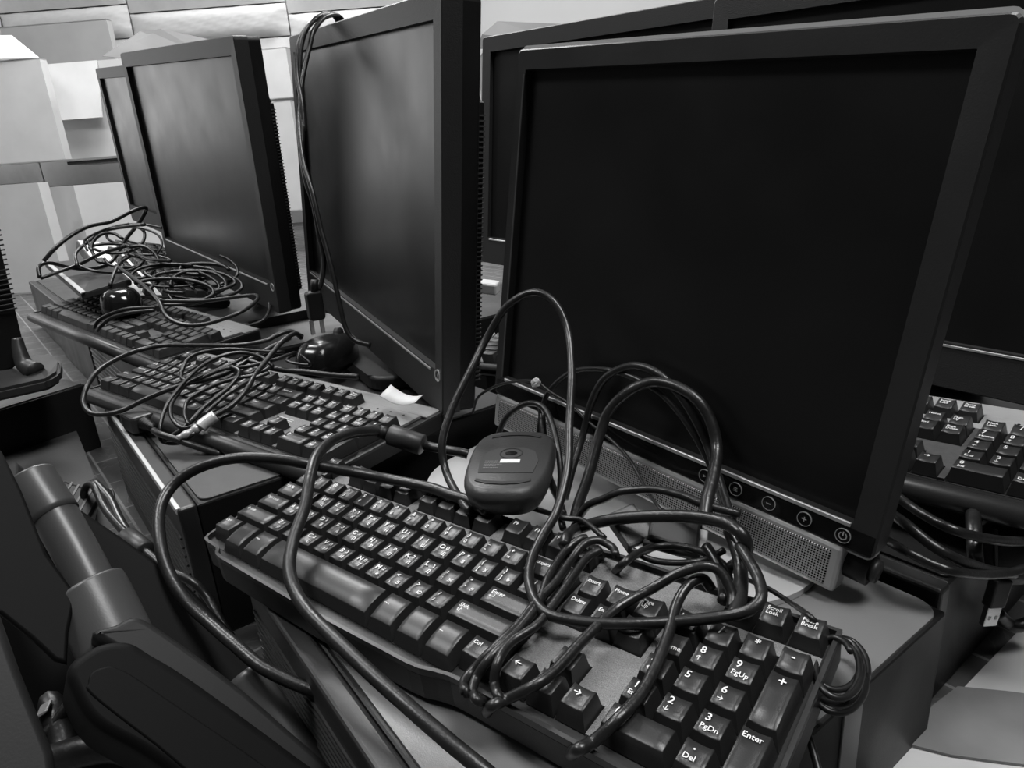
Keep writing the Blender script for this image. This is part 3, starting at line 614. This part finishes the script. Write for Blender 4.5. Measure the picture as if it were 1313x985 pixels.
# ================================================================== cables over the middle keyboard
cable([(388, 432, .87), (372, 425, .86), (355, 430, .85), (338, 438, .84), (301, 443, .84), (246, 443, .86), (210, 443, .87), (179, 449, .86), (151, 460, .83), (127, 475, .80), (113, 493, .78), (107, 513, .77), (115, 529, .76), (137, 531, .76), (160, 525, .765), (184, 513, .77), (210, 502, .775), (239, 492, .78), (264, 487, .775), (292, 478, .78), (319, 462, .80), (345, 447, .82), (372, 433, .84)], .0029, 'mouse cord making the big loop off the left end of the middle keyboard', group=None)
cu = cable([(266, 540, .70), (275, 533, .705), (297, 520, .715), (316, 500, .73), (328, 480, .75), (345, 458, .77), (362, 438, .79), (378, 428, .81), (386, 433, .83)], .0029, 'cord ending in a pale taped plug in front of the middle keyboard', group=None)
tube('plug_tape', [at(257, 548, .698), at(262, 543, .70), at(276, 533, .705)], .0062, M['silver'], cu, n=12)
tube('strain_relief', [at(228, 562, .69), at(245, 554, .695), at(258, 546, .70)], .004, M['silver_dull'], cu, rf=lambda t: .0033+.0018*t+.0006*math.sin(t*60))
for i, pts in enumerate((
    [(250, 556, .69), (230, 568, .70), (208, 566, .705), (205, 550, .705), (213, 522, .72), (228, 500, .735), (244, 482, .75), (264, 466, .76), (286, 456, .77), (310, 452, .78), (335, 458, .78), (350, 470, .77)],
    [(300, 520, .72), (270, 535, .705), (238, 549, .70), (222, 539, .71), (219, 522, .72), (228, 505, .735), (245, 488, .75), (290, 470, .77), (320, 455, .79)],
    [(242, 545, .70), (237, 530, .71), (240, 515, .725), (252, 505, .735), (275, 494, .745), (300, 486, .75), (330, 480, .76), (350, 468, .775)],
    [(210, 566, .70), (239, 546, .705), (264, 520, .72), (292, 498, .74), (307, 478, .755), (296, 470, .765)],
    [(232, 476, .765), (234, 486), (250, 488, .755), (285, 474), (318, 470, .77), (350, 462, .78), (378, 452, .80)],
    [(232, 480, .765), (240, 462, .775), (258, 452, .78), (290, 448, .785), (330, 450, .79), (365, 452, .80)],
    [(262, 532, .71), (280, 515, .72), (300, 500, .735), (325, 486, .745), (345, 478, .755)])):
    cable(pts, .0021 if i != 3 else .0024, ('thin cord looping lowest in front of the middle keyboard', 'thin cord drawn tight through the pale plug, middle keyboard', 'thin cord bending back above the space bar of the middle keyboard', 'shiny thin cord lying straight across the letter keys of the middle keyboard', 'cord lying across the function keys of the middle keyboard', 'cord curving over the far left keys of the middle keyboard', 'short cord across the right letter keys of the middle keyboard')[i], 'cable_thin', group=None)
cable([(318, 462, .80), (340, 470, .79), (365, 475, .785), (392, 477, .78), (425, 481, .775), (460, 483, .77)], .0033, 'stiff cable end lying on the back of the middle keyboard', group=None)
cable([(380, 452, .84), (368, 463, .82), (398, 468, .81), (385, 455)], .0018, 'thin cord curled next to the mouse behind the middle keyboard', 'cable_thin', group=None)
# power plug (socket end) on the middle computer
q0, q1 = onz(165, 534, .008), onz(200, 553, .008)
v = empty('power_plug', frame(onz(180, 540, .008), math.degrees(math.atan2(q1.y-q0.y, q1.x-q0.x)), 0, 0), 'black socket ended power plug lying in front of the middle keyboard', 'plug')
prism('plug_body', rrect(-.024, -.0125, .012, .0125, .005, 4), -.009, .009, M['blk_soft'], v, .003)
prism('plug_nose', rrect(-.034, -.010, -.022, .010, .002, 3), -.007, .007, M['deck_dark'], v, .002)
bm = bmesh.new(); bm_tube(bm, [Vector((.012+i*.001, 0, 0)) for i in range(25)], .006, 12, lambda t: (.0068-.003*t)*(1+.14*math.sin(t*38))); from_bm(bm, 'strain_relief', M['blk'], v, True)
tube('cord', [v.matrix_world.inverted() @ at(*q) for q in ((197, 552, .715), (206, 557, .70), (225, 563, .695), (250, 572, .69), (285, 583, .69))], .0034, M['cable'], v)
# ================================================================== cords hung over the centre monitor
cm = cable([(450, 60, .92), (434, 22, .90), (413, 20, .86), (396, 33, .835), (387, 55, .83), (384, 90, .83), (386, 125, .83), (384, 165, .82), (389, 207, .81), (400, 244, .80), (411, 292, .80), (416, 310, .80), (426, 347, .80), (436, 392, .80), (443, 420, .80), (454, 436, .80), (475, 443, .80)], .0030, 'cord hung over the centre monitor and hanging down in front of it', group=None)
cable([(452, 62, .925), (438, 24, .905), (419, 21, .865), (403, 38, .84), (397, 60, .835), (390, 90, .83), (385, 125, .825), (388, 160, .82), (387, 200, .815), (393, 235, .81), (402, 262, .81), (409, 300, .81), (415, 330, .81), (413, 358, .81), (408, 372, .81)], .0030, 'power cord hung over the centre monitor, ending in a two pronged plug', group=None)
cable([(446, 58, .92), (428, 20, .89), (407, 22, .85), (392, 38, .835), (382, 60, .83), (381, 95, .828), (387, 130, .822), (390, 170, .82)], .0030, 'third cord of the twist hung over the centre monitor', group=None)
v = empty('power_plug', basis(at(404, 392, .81), Rrt, Rfw, Vector((0, 0, 1))), 'two pronged power plug hanging in front of the centre monitor', 'plug')
prism('plug_body', rrect(-.009, -.017, .009, .017, .004, 4), -.007, .007, M['blk'], v, .002)
for o in v.children: o.rotation_euler = (PI/2, 0, .5)
for s in (-1, 1):
    b_ = box('prong', (-.003+s*.006-.001, -.001, -.034), (s*.006+.001, .001, -.016), M['metal'], v, .0004, 1); b_.rotation_euler = (0, 0, .5)
bm = bmesh.new(); bm_tube(bm, [Vector((.002, 0, .016)), Vector((.004, 0, .03))], .0042, 10); from_bm(bm, 'strain_relief', M['blk'], v, True)
# paper slip
def sheet(name, P, m, label, cat, th=.0003):
    bm = bmesh.new(); n = len(P); a = [bm.verts.new(p) for p in P]; b = [bm.verts.new(p-Vector((0, 0, th))) for p in P]
    bm.faces.new(a); bm.faces.new(b[::-1])
    for i in range(n): bm.faces.new((a[i], b[i], b[(i+1) % n], a[(i+1) % n]))
    bmesh.ops.recalc_face_normals(bm, faces=bm.faces); bmesh.ops.triangulate(bm, faces=bm.faces); return tag(from_bm(bm, name, m), label, cat)
bm = bmesh.new(); g = []
for i in range(9):
    t_ = i/8; a = Vector(onz(488+t_*45, 514+t_*9, .026)); b = Vector(onz(502+t_*42, 500+t_*13, .034)); up = .006*(2*t_-1)**2
    g.append((bm.verts.new(a+Vector((0, 0, up))), bm.verts.new(b+Vector((0, 0, up))), bm.verts.new(a+Vector((0, 0, up-.0004))), bm.verts.new(b+Vector((0, 0, up-.0004)))))
for p, q in zip(g, g[1:]):
    bm.faces.new((p[0], q[0], q[1], p[1])); bm.faces.new((p[2], p[3], q[3], q[2])); bm.faces.new((p[0], p[2], q[2], q[0])); bm.faces.new((p[1], q[1], q[3], p[3]))
for p, r_ in ((g[0], 1), (g[-1], 0)): bm.faces.new((p[0], p[1], p[3], p[2]))
tag(from_bm(bm, 'paper_slip', M['paper'], None, True), 'curled white paper slip on the back of the middle keyboard', 'paper')
# ================================================================== left pile
B0 = at(150, 368, 1.165); B1_ = at(95, 298, 1.5); F0 = at(216, 357, 1.29)
xk = (B1_-B0).normalized(); yk = (B0-F0); zk = xk.cross(yk).normalized(); yk = zk.cross(xk)
K5 = basis(B0-yk*.165, xk, yk, zk)
keyboard(K5, 'keyboard with a white deck buried under a tangle of cords at the far left', 'std', deck='deck_dark', keym='key_dusty', legends=False, lo=True, stripm='deck_white', dv=2.2)

def ploop(pts, r, label, d0, d1):
    n = len(pts); return cable([(x, y, d0+(d1-d0)*(.5-.5*math.cos(2*PI*i/(n-1)))) for i, (x, y) in enumerate(pts)], r, label, 'cable_thin', None)
ploop([(56, 335), (70, 319), (91, 302), (115, 290), (143, 284), (167, 272), (184, 266), (187, 270), (178, 286), (159, 310), (147, 331), (135, 340), (115, 345), (89, 343), (64, 337), (50, 342), (51, 356)], .0034, 'cord making the largest loop of the far left pile', 1.15, 1.3)
ploop([(99, 341), (97, 325), (113, 310), (135, 296), (167, 290), (185, 288)], .003, 'cord arching over the white deck of the far left keyboard', 1.15, 1.25)
ploop([(141, 366), (149, 345), (159, 333), (175, 327), (194, 333), (218, 335)], .0028, 'cord bending behind the glossy mouse', 1.1, 1.2)
ploop([(52, 357), (80, 347), (104, 338), (130, 325), (160, 316)], .003, 'cord running along the bottom of the largest loop', 1.15, 1.2)
cable([(149, 341, 1.15), (169, 355, 1.1), (190, 371, 1.05), (204, 387, 1.0), (214, 406, .98), (234, 416, .97), (262, 416, .97), (300, 404, .98), (322, 392, 1.0), (331, 381, 1.02), (318, 379, 1.04), (261, 386, 1.03), (206, 386, 1.02)], .0030, 'cord looping across the right end of the dusty left keyboard', 'cable_thin', None)
cable([(125, 424, .98), (131, 417, .965), (143, 408, .96), (167, 401, .955), (198, 398, .955)], .0026, 'cord wrapped round the dusty left keyboard, lower strand', 'cable_thin', None)
cable([(121, 420, .985), (127, 411, .972), (141, 403, .966), (165, 396, .96), (200, 394, .96)], .0026, 'cord wrapped round the dusty left keyboard, upper strand', 'cable_thin', None)
cable([(344, 381, 1.12), (346, 395, 1.1), (338, 410, 1.08), (318, 418, 1.07), (296, 420, 1.06)], .0025, 'cord hanging off the foot of the wide screen left of centre', 'cable_thin', None)
rr = random.Random(11)
for k in range(13):
    cx_, cy_ = 218+rr.random()*70, 340+rr.random()*32; w_, h_ = 18+rr.random()*38, 6+rr.random()*14; a0 = rr.random()*6; d_ = 1.12-(cy_-335)*.001; pts = []
    for i in range(9):
        a = a0+i*.55; pts.append((cx_+w_*math.cos(a)+rr.uniform(-3, 3), cy_+h_*math.sin(a)+i*.6, d_-.012*math.sin(a)+k*.001))
    o = cable(pts, .0022+rr.random()*.001, 'cord in the black heap before the wide screen left of centre', 'cable_thin', 'cords heaped before the wide screen left of centre')
for k in range(9):
    cx_, cy_ = 130+rr.random()*60, 300+rr.random()*40; w_, h_ = 20+rr.random()*35, 6+rr.random()*16; a0 = rr.random()*6; pts = []
    for i in range(8):
        a = a0+i*.6; pts.append((cx_+w_*math.cos(a)+rr.uniform(-3, 3), cy_+h_*math.sin(a), 1.24-(cy_-300)*.0015-.01*math.sin(a)))
    cable(pts, .002+rr.random()*.0012, 'cord tangled over the white decked keyboard', 'cable_thin', 'cords tangled over the white decked keyboard')
# grey lid device under pile
def slab(name, pts, off, m, label=None, cat=None, parent=None, bev=.0015):
    bm = bmesh.new(); P = [Vector(p) for p in pts]; off = Vector(off); n = len(P)
    a = [bm.verts.new(p) for p in P]; b = [bm.verts.new(p+off) for p in P]
    bm.faces.new(a); bm.faces.new(b[::-1])
    for i in range(n): bm.faces.new((a[i], b[i], b[(i+1) % n], a[(i+1) % n]))
    if bev: bmesh.ops.bevel(bm, geom=list(bm.edges), offset=bev, segments=2, affect='EDGES')
    bmesh.ops.recalc_face_normals(bm, faces=bm.faces); o = from_bm(bm, name, m, parent)
    if label: tag(o, label, cat)
    return o
t = empty('optical_drive', basis(at(104, 377, 1.08), Vector((1, 0, 0)), Vector((0, 1, 0)), Vector((0, 0, 1))), 'flat silver edged drive under the far left pile of cords', 'drive')
Q = [at(104, 377, 1.08), at(57, 337, 1.30), at(132, 330, 1.36), at(168, 358, 1.12)]; inv = t.matrix_world.inverted()
slab('housing', [inv @ q for q in Q], (0, 0, -.010), M['blk_soft'], parent=t)
slab('silver_rail', [inv @ at(104, 377, 1.078), inv @ at(57, 337, 1.298), inv @ at(62, 336, 1.30), inv @ at(110, 375, 1.08)], (0, 0, .002), M['silver'], parent=t, bev=.0005)
# ------------------------------------------------------------------ left monitor seen from its side and the computer under it
t = empty('monitor', frame(at(0, 430, .93)), 'black monitor at the left edge seen from its ribbed back', 'monitor'); inv = t.matrix_world.inverted()
back = [at(-60, 240, .92), at(-4, 285, .93), at(33, 440, .95), at(30, 470, .95), at(-60, 500, .93)]
slab('back_shell', [inv @ q for q in back], (-.05, -.03, 0), M['blk_matte'], parent=t, bev=.004)
bm = bmesh.new()
for i in range(17):
    f = i/16; a = inv @ at(-40, 292+f*105+10, .9275); b = inv @ at(1+f*21, 300+f*100-5, .9385-.0); bm_tube(bm, [a, b], .0011, 6)
from_bm(bm, 'vent_ribs', M['blk_soft'], t)
slab('stand_base', [inv @ q for q in (at(-40, 508, .87), at(60, 486, .90), at(76, 476, .92), at(78, 462, .95), at(66, 452, .98), at(40, 455, 1.0), at(-40, 470, .97))], (0, 0, -.016), M['blk_soft'], parent=t, bev=.004)
tube('stand_hook', [inv @ at(22, 434, .93), inv @ at(25, 450, .93), inv @ at(32, 468, .93), inv @ at(46, 476, .925)], .009, M['blk_soft'], t, n=12, rf=lambda f: .0065+.006*f)
desktop((-.619, -.18), 8, .36, .34, FZ, -.032, 'black desktop computer at the left edge carrying the ribbed backed monitor', lid='case_top_dark', vents=False, stripe=False)
slab('metal_panel', [onz(-20, 592, -.10), onz(98, 552, -.10), onz(126, 622, -.10), onz(110, 700, -.10), onz(-20, 760, -.10)], (0, 0, -.012), M['deck_panelm'], 'flat grey panel lying low in front of the leftmost computer', 'panel', bev=.001)
# ------------------------------------------------------------------ tipped stand in the near left corner
t = empty('monitor_stand', frame(at(150, 800, .44)), 'big black hinged monitor stand tipped over in the near left corner', 'stand'); inv = t.matrix_world.inverted()
SN = (-ray(180, 820).normalized()*.75+Vector((0, 0, 1))*.45+Rrt*.25).normalized()
PX = SN.cross(Vector((0, 0, 1))).normalized(); PY = SN.cross(PX)
def onp(px, py, d0, off=0, n=SN):
    P0 = at(150, 800, d0)+n*off; r = ray(px, py); return inv @ (CAM+r*((P0-CAM).dot(n)/r.dot(n)))
def pslab(name, pts, d0, off, th, m, bev=.003, n=SN, sm=True):
    x = n.cross(Vector((0, 0, 1))).normalized(); y = n.cross(x); P0 = t.matrix_world @ onp(150, 800, d0, off, n)
    Q = [(t.matrix_world @ onp(a, b_, d0, off, n))-P0 for a, b_ in pts]; Q = [(q.dot(x), q.dot(y)) for q in Q]
    if sm: Q = smooth_closed(Q, 4)
    bm = bmesh.new(); R = []
    for ins, dz in ((bev*1.0, 0), (bev*.7, -bev*.08), (bev*.3, -bev*.35), (bev*.08, -bev*.7), (0, -bev), (0, -th)):
        R.append([bm.verts.new(inv @ (P0+x*a+y*b_+n*dz)) for a, b_ in (inset_poly(Q, ins) if ins else Q)])
    k = len(Q)
    for a, b_ in zip(R, R[1:]):
        for i in range(k):
            f = bm.faces.new((a[i], a[(i+1) % k], b_[(i+1) % k], b_[i])); f.smooth = True
    bm.faces.new(R[0]); bm.faces.new(R[-1]); bmesh.ops.recalc_face_normals(bm, faces=bm.faces); return from_bm(bm, name, M[m], t)
pslab('back_plate', [(20, 590), (75, 633), (158, 689), (239, 748), (298, 808), (338, 856), (326, 874), (298, 876), (420, 985), (430, 1040), (260, 1000), (160, 860), (60, 720), (20, 640)], .475, 0, .006, 'stand', .003, sm=False)
tube('pivot_tube', [onp(40, 612, .46), onp(48, 625, .46), onp(72, 662, .46)], .0150, M['tube'], t, n=40)
tube('pivot_tube', [onp(66, 652, .46), onp(96, 705, .46), onp(132, 775, .46)], .0140, M['tube'], t, n=40)
tube('collar', [onp(112, 756, .445), onp(122, 773, .445), onp(152, 835, .445)], .0225, M['tube'], t, n=48, rf=lambda f: .0225*(1-.06*(f < .02)))
pslab('arm', [(90, 880), (86, 862), (92, 848), (107, 836), (125, 826), (148, 821), (170, 823), (192, 836), (250, 872), (384, 970), (500, 1060), (420, 1100), (280, 1030), (188, 968), (119, 927)], .395, 0, .05, 'stand', .005)
pslab('arm_ridge', [(120, 815), (148, 800), (175, 790), (210, 808), (298, 872), (360, 925), (440, 1000), (420, 1030), (300, 930), (200, 860)], .415, 0, .03, 'stand_mid', .004)
pslab('inset_cap', [(118, 892), (113, 876), (117, 863), (130, 856), (150, 856), (200, 886), (400, 1030), (300, 1030), (200, 956)], .395, .001, .004, 'stand', .0012)
tube('rear_tube', [onp(314, 862, .45), onp(350, 915, .45), onp(410, 1000, .45)], .0120, M['tube'], t, n=36)
NN = (Rrt*.8+Vector((0, 0, 1))*.35-ray(40, 800).normalized()*.35).normalized()
pslab('near_plate', [(-30, 560), (2, 577), (28, 629), (60, 710), (92, 753), (95, 775), (88, 810), (86, 850), (70, 846), (40, 818), (0, 786), (-30, 780)], .43, 0, .004, 'stand', .002, sm=False)
pslab('near_edge', [(-30, 770), (0, 787), (26, 859), (68, 962), (76, 1010), (-30, 1010)], .37, 0, .01, 'stand_mid', .004, sm=False)
pslab('gap_darkening_sheet', [(-40, 740), (60, 740), (140, 840), (230, 1000), (230, 1040), (-40, 1040)], .50, 0, .004, 'stand', .002, sm=False)  # added black sheet, not a stand part: darkens the floor gap behind
for i, pts in enumerate(([(14, 846, .50), (40, 852), (66, 864), (76, 890, .48)], [(22, 860, .49), (48, 866), (70, 878), (80, 902, .47)], [(48, 895, .47), (62, 900), (72, 920), (82, 955, .44), (86, 985, .43)], [(60, 942, .44), (75, 922), (90, 902, .45)], [(66, 975, .42), (110, 962), (150, 957), (180, 966, .42)])):
    cable(pts, (.004, .004, .0085, .004, .0095)[i], ('upper cable of two crossing behind the tipped stand, bottom left', 'lower cable of two crossing behind the tipped stand, bottom left', 'thick hose like cable behind the tipped stand, bottom left', 'short cable crossing the thick hose, bottom left', 'thick cable at the very bottom left under the tipped stand')[i], group=None)
v = empty('cable_connector', frame(at(104, 935, .46), 50, 10, 60), 'pale grey plug showing behind the tipped stand, bottom left', 'connector')
box('plug_body', (-.016, -.007, -.005), (.012, .007, .005), M['silver_dull'], v, .002); 
for i in range(3): box('grip_rib', (-.02-i*.005, -.005, -.0045), (-.018-i*.005, .005, .0045), M['silver_dull'], v, .0008, 1)
# ring and pill marks on the front of the nearest computer

for o in [o for o in COL.objects if o.name == 'desktop_computer']:
    e = Vector(o.matrix_world.col[0][:3]); nrm = -Vector(o.matrix_world.col[1][:3]); P0 = Vector(o.matrix_world.col[3][:3])
    def onface(px, py):
        r = ray(px, py); k = (P0-CAM).dot(nrm)/r.dot(nrm); return o.matrix_world.inverted() @ (CAM+r*k)
    for nm, px, py in (('port_ring', 358, 893), ('port_pill', 371, 925)):
        q = onface(px, py); bm = bmesh.new()
        if nm == 'port_ring': bm_ring(bm, circ(q.x, q.z, .0075), circ(q.x, q.z, .0048), 0, .0012)
        else: bm_prism(bm, circ(q.x, q.z, .0075, 20, .004), 0, .0012)
        for v_ in bm.verts: v_.co = Vector((v_.co.x, -.0008-v_.co.z, v_.co.y))
        bmesh.ops.recalc_face_normals(bm, faces=bm.faces); from_bm(bm, nm, M['silver_dull'], o)
# plate on its right side
o = D.objects['desktop_computer']; box('side_plate', (-.0021, .222, .012), (-.0008, .242, .098), M['case_top'], o, .0003, 1)
# ================================================================== right edge tangle
for i, (pts, r, lab) in enumerate((
    ([(1120, 612, .50), (1160, 644, .48), (1192, 665, .46), (1224, 680, .445), (1256, 689, .45), (1288, 694, .465), (1313, 694, .48), (1345, 690, .50)], .0034, 'topmost of the three cables curving under the right keyboard'),
    ([(1130, 650, .50), (1160, 671, .455), (1192, 697, .44), (1224, 716, .435), (1256, 728, .45), (1275, 733, .46), (1300, 735, .47)], .0036, 'middle of the three cables curving under the right keyboard'),
    ([(1135, 692, .475), (1160, 706, .445), (1192, 722, .435), (1224, 733, .43), (1262, 737, .445), (1292, 735, .455), (1313, 729, .46), (1340, 718, .47)], .0031, 'lowest of the three cables curving under the right keyboard'),
    ([(1246, 640, .53), (1248, 668, .48), (1249, 692, .465), (1250, 708, .46), (1252, 724, .465)], .0048, 'short thick cable hanging behind the three curved ones'),
    ([(1278, 785, .52), (1290, 797, .53), (1300, 803, .53), (1313, 801, .53), (1335, 790, .53)], .0048, 'cable curving on the floor behind the bare USB plug'))):
    cable(pts, r, lab, group=None)
u = empty('usb_plug', basis(at(1278, 762, .50), Rrt, Rfw, Vector((0, 0, 1))), 'bare USB plug hanging at the right edge below the keyboard', 'plug')
a_ = box('plug_body', (-.0070, -.004, -.010), (.0070, .004, .013), M['blk_soft'], u, .0015); b_ = box('plug_shell', (-.0058, -.0023, -.026), (.0058, .0023, -.009), M['metal'], u, .0004, 1)
for s in (-1, 1): box('shell_hole', (s*.0027-.001, -.0026, -.020), (s*.0027+.001, -.0022, -.017), M['white'], b_)
for q in (a_, b_): q.rotation_euler = (0, .12, .15)
inv = u.matrix_world.inverted(); tube('cord', [inv @ at(1276, 680, .49), inv @ at(1277, 715, .495), inv @ at(1278, 742, .50)], .0017, M['cable_thin'], u)
# sheet on the floor bottom right
sh = [onz(*q, FZ+.004) for q in ((1066, 1010), (1167, 935), (1225, 893), (1303, 812), (1420, 740), (1500, 1010))]
sheet('plastic_sheet', sh, M['sheet'], 'pale plastic sheet lying on the floor at the bottom right', 'sheet', .002)
sh = [onz(*q, FZ+.0065) for q in ((1153, 951), (1175, 940), (1195, 905), (1228, 880), (1290, 886), (1360, 895), (1420, 1000), (1313, 980), (1280, 976), (1220, 968))]
sheet('wrinkled_wrap', sh, M['sheet_grey'], 'grey wrinkled wrap on top of the pale sheet at the bottom right', 'wrap', .002)
# behind the gap between screens
K6 = frame(at(596, 452, 1.0), 10, 3, 0)
keyboard(K6, 'keyboard glimpsed through the gap right of the centre screen', 'std', keym='key_dusty', legends=False, lo=True, deck='deck_pale')
v = empty('cable_connector', frame(at(626, 368, 1.05), 20, 10, 8), 'white plug glimpsed through the gap right of the centre screen', 'connector')
box('plug_body', (-.012, -.01, -.009), (.016, .01, .009), M['white'], v, .003); box('plug_shell', (-.02, -.008, -.006), (-.012, .008, .006), M['silver_dull'], v, .001)
cable([(634, 428, .98), (622, 440, .97), (616, 455, .97), (618, 465, .97)], .002, 'pale cord curling in the gap right of the centre screen', 'silver', None)
# ================================================================== cartons at the back
def carton(px, py, d, yaw, w, dp, h, label, flaps=(), m='carton', closed=False, down=True, tilt=0):
    """px,py: front right top corner"""
    p = at(px, py, d); t = empty('cardboard_box', frame((p.x, p.y, p.z-h), yaw, tilt), label, 'box', 'pale cardboard cartons at the back'); th = .006
    bm = bmesh.new(); bm_box(bm, (-w, 0, 0), (0, th, h)); bm_box(bm, (-w, dp-th, 0), (0, dp, h)); bm_box(bm, (-w, th, 0), (-w+th, dp-th, h)); bm_box(bm, (-th, th, 0), (0, dp-th, h)); bm_box(bm, (-w, 0, 0), (0, dp, th))
    if closed: bm_box(bm, (-w, 0, h-th), (0, dp, h))
    from_bm(bm, 'carton_body', M[m], t)
    for side, L, ang in flaps:
        bm = bmesh.new()
        if side in 'fb': bm_box(bm, (-w+.01, 0, -.003), (-.01, L, .003))
        else: bm_box(bm, (0, .01, -.003), (L, dp-.01, .003))
        o = from_bm(bm, 'flap', M[m], t)
        if side == 'f': o.location = (0, 0, h); o.rotation_euler = (math.radians(180+ang), 0, 0)
        if side == 'b': o.location = (0, dp, h); o.rotation_euler = (math.radians(180-ang) if False else math.radians(90-ang), 0, 0)
        if side == 'r': o.location = (0, 0, h); o.rotation_euler = (0, math.radians(ang), 0)
        if side == 'l': o.location = (-w, 0, h); o.rotation_euler = (0, math.radians(180-ang), 0)
    return t
YC = YW-8
def carton2(c, yaw, w, dp, h, label, **k): return carton(c[0], c[1], c[2], yaw, w, dp, h, label, **k)
carton2((48, 234, 2.6), YC+6, .55, .06, at(48, 234, 2.6).z-FZ, 'open carton with a rippled front, lowest at the left edge')
carton2((94, 238, 2.75), YW-42, .40, .50, at(94, 238, 2.75).z-FZ, 'open carton turned corner on, behind the far left pile of cords')
zt = at(60, 206, 3.1).z
t = carton2((50, 74, 3.1), YC+6, .8, .05, at(50, 74, 3.1).z-zt, 'bright white carton stacked at the upper left', closed=True)
iv = t.matrix_world.inverted(); slab('flap', [iv @ at(-220, 47, 3.35), iv @ at(15, 45, 3.35), iv @ at(50, 73.5, 3.1), iv @ at(-220, 82, 3.08)], (0, 0, -.004), M['carton'], parent=t, bev=0)
t = carton2((168, 74, 3.35), YC+4, .46, .4, at(168, 74, 3.3).z-at(168, 202, 3.3).z, 'carton with a flap folded down over its front', m='carton')
bm = bmesh.new(); bm_box(bm, (-.44, 0, -.003), (-.17, .27, .003)); o = from_bm(bm, 'flap', M['carton'], t); o.location = (0, -.004, at(168, 74, 3.3).z-at(168, 202, 3.3).z); o.rotation_euler = (math.radians(180+76), 0, 0)
carton2((136, 24, 3.9), YC+6, .62, .05, .5, 'flat grey carton standing upright behind the white ones', m='carton_in', closed=True)
t = carton2((298, 84, 3.2), YC+4, .43, .3, at(298, 84, 3.2).z-FZ, 'tall carton with a raised grey lid behind the wide screen left of centre', m='lidcard', closed=True)
iv = t.matrix_world.inverted(); slab('lid', [iv @ q for q in (at(131, 72, 3.05), at(180, 40, 3.15), at(206, 37, 3.15), at(290, 55, 3.15), at(300, 90, 3.1))], iv.to_3x3() @ (Rfw*.012), M['lidcard'], parent=t, bev=0)
carton2((372, 128, 3.2), YC, .2, .4, .5, 'white carton in the gap beside the centre screen', closed=True)
carton2((366, 60, 3.8), YC, .3, .3, at(366, 60, 3.8).z-at(366, 124, 3.8).z, 'bright carton stacked high in the gap beside the centre screen', closed=True)
t = carton2((742, 56, 2.62), YW+6, .36, .3, at(742, 56, 2.62).z-FZ, 'tall carton with a dark grey lid peeking out above the screen right of centre', m='lidcard', closed=True)
iv = t.matrix_world.inverted(); slab('lid', [iv @ q for q in (at(612, 62, 2.55), at(618, 44, 2.55), at(638, 27, 2.6), at(726, 31, 2.6), at(745, 60, 2.55))], iv.to_3x3() @ (Rfw*.012), M['lidcard'], parent=t, bev=0)
# stuff on the low cartons
t = empty('cable_tray', frame(at(128, 203, 2.95), YC), 'dark flat tray lying on the low cartons', 'tray')
box('tray_body', (-.12, -.05, -.02), (.2, .15, .0), M['blk_soft'], t, .004); box('tray_rim', (-.12, -.055, -.006), (.2, -.045, .004), M['silver_dull'], t, .001)
# quilted packing sheets hung on the wall
pads = ((-90, 9), (11, 174), (176, 374), (376, 560)); 
for (x0, x1), lab in zip(pads, ('quilted white sheet at the far upper left', 'quilted white sheet, second from the left at the top', 'quilted white sheet above the left screens', 'quilted white sheet behind the top of the centre screen')):
    p0 = at(x0, 60, 4.6); p1 = at(x1, 60, 4.6); w = (p1-p0).length; dr = (p1-p0).normalized(); ya = math.degrees(math.atan2(dr.y, dr.x))
    t = empty('quilted_sheet', frame((p0.x, p0.y, p0.z-.9), ya), lab, 'sheet', 'quilted white sheets hung along the back')
    for zz0, zz1 in ((0, .892), (.9, 1.092), (1.10, 1.9)):
        bm = bmesh.new(); nx, nz = 24, 12; rows = []
        for j in range(nz+1):
            rr_ = []
            for i in range(nx+1):
                fx, fz = i/nx, j/nz; b = -.05*(1-(2*fx-1)**6)*(1-(2*fz-1)**4)-.006*math.sin(fx*37+fz*9)*math.sin(fz*14+fx*5); rr_.append(bm.verts.new((fx*w, b, zz0+(zz1-zz0)*fz)))
            rows.append(rr_)
        for a, b in zip(rows, rows[1:]):
            for i in range(nx): bm.faces.new((a[i], a[i+1], b[i+1], b[i]))
        bk = [bm.verts.new(q) for q in ((0, .05, zz0), (w, .05, zz0), (w, .05, zz1), (0, .05, zz1))]
        bm.faces.new(bk); bmesh.ops.recalc_face_normals(bm, faces=bm.faces); from_bm(bm, 'quilted_panel', M['pad'], t, True)
# ================================================================== light
def area(name, p, tgt, sx, sy, power):
    l = D.lights.new(name, 'AREA'); l.shape = 'RECTANGLE'; l.size = sx; l.size_y = sy; l.energy = power; o = D.objects.new(name, l); COL.objects.link(o)
    o.location = p; o.rotation_euler = (Vector(tgt)-Vector(p)).to_track_quat('-Z', 'Y').to_euler(); return o
for p, pw, sx, sy in (((-2.2, 1.2, 2.55), 85, 1.3, .9), ((-.6, 3.3, 2.55), 70, 1.5, .6), ((-3.6, 2.6, 2.55), 45, 1.3, .6), ((1.0, .3, 2.55), 62, 1.3, .6), ((-1.3, -.7, 2.55), 52, 1.3, .6)):
    area('ceiling_lamp', p, (p[0], p[1], 0), sx, sy, pw)
area('left_fill_light', (-5.6, .25, 1.2), (0, .25, .9), 1.9, 1.6, 21)  # added softbox, no window there: brightens the reflections in the screens
w = D.worlds.new('world'); bpy.context.scene.world = w; w.use_nodes = True; w.node_tree.nodes['Background'].inputs[0].default_value = (1, 1, 1, 1); w.node_tree.nodes['Background'].inputs[1].default_value = .03
sc = bpy.context.scene; sc.view_settings.view_transform = 'Standard'; sc.view_settings.look = 'None'; sc.view_settings.gamma = 1; sc.view_settings.exposure = 0; sc.view_settings.use_curve_mapping = False
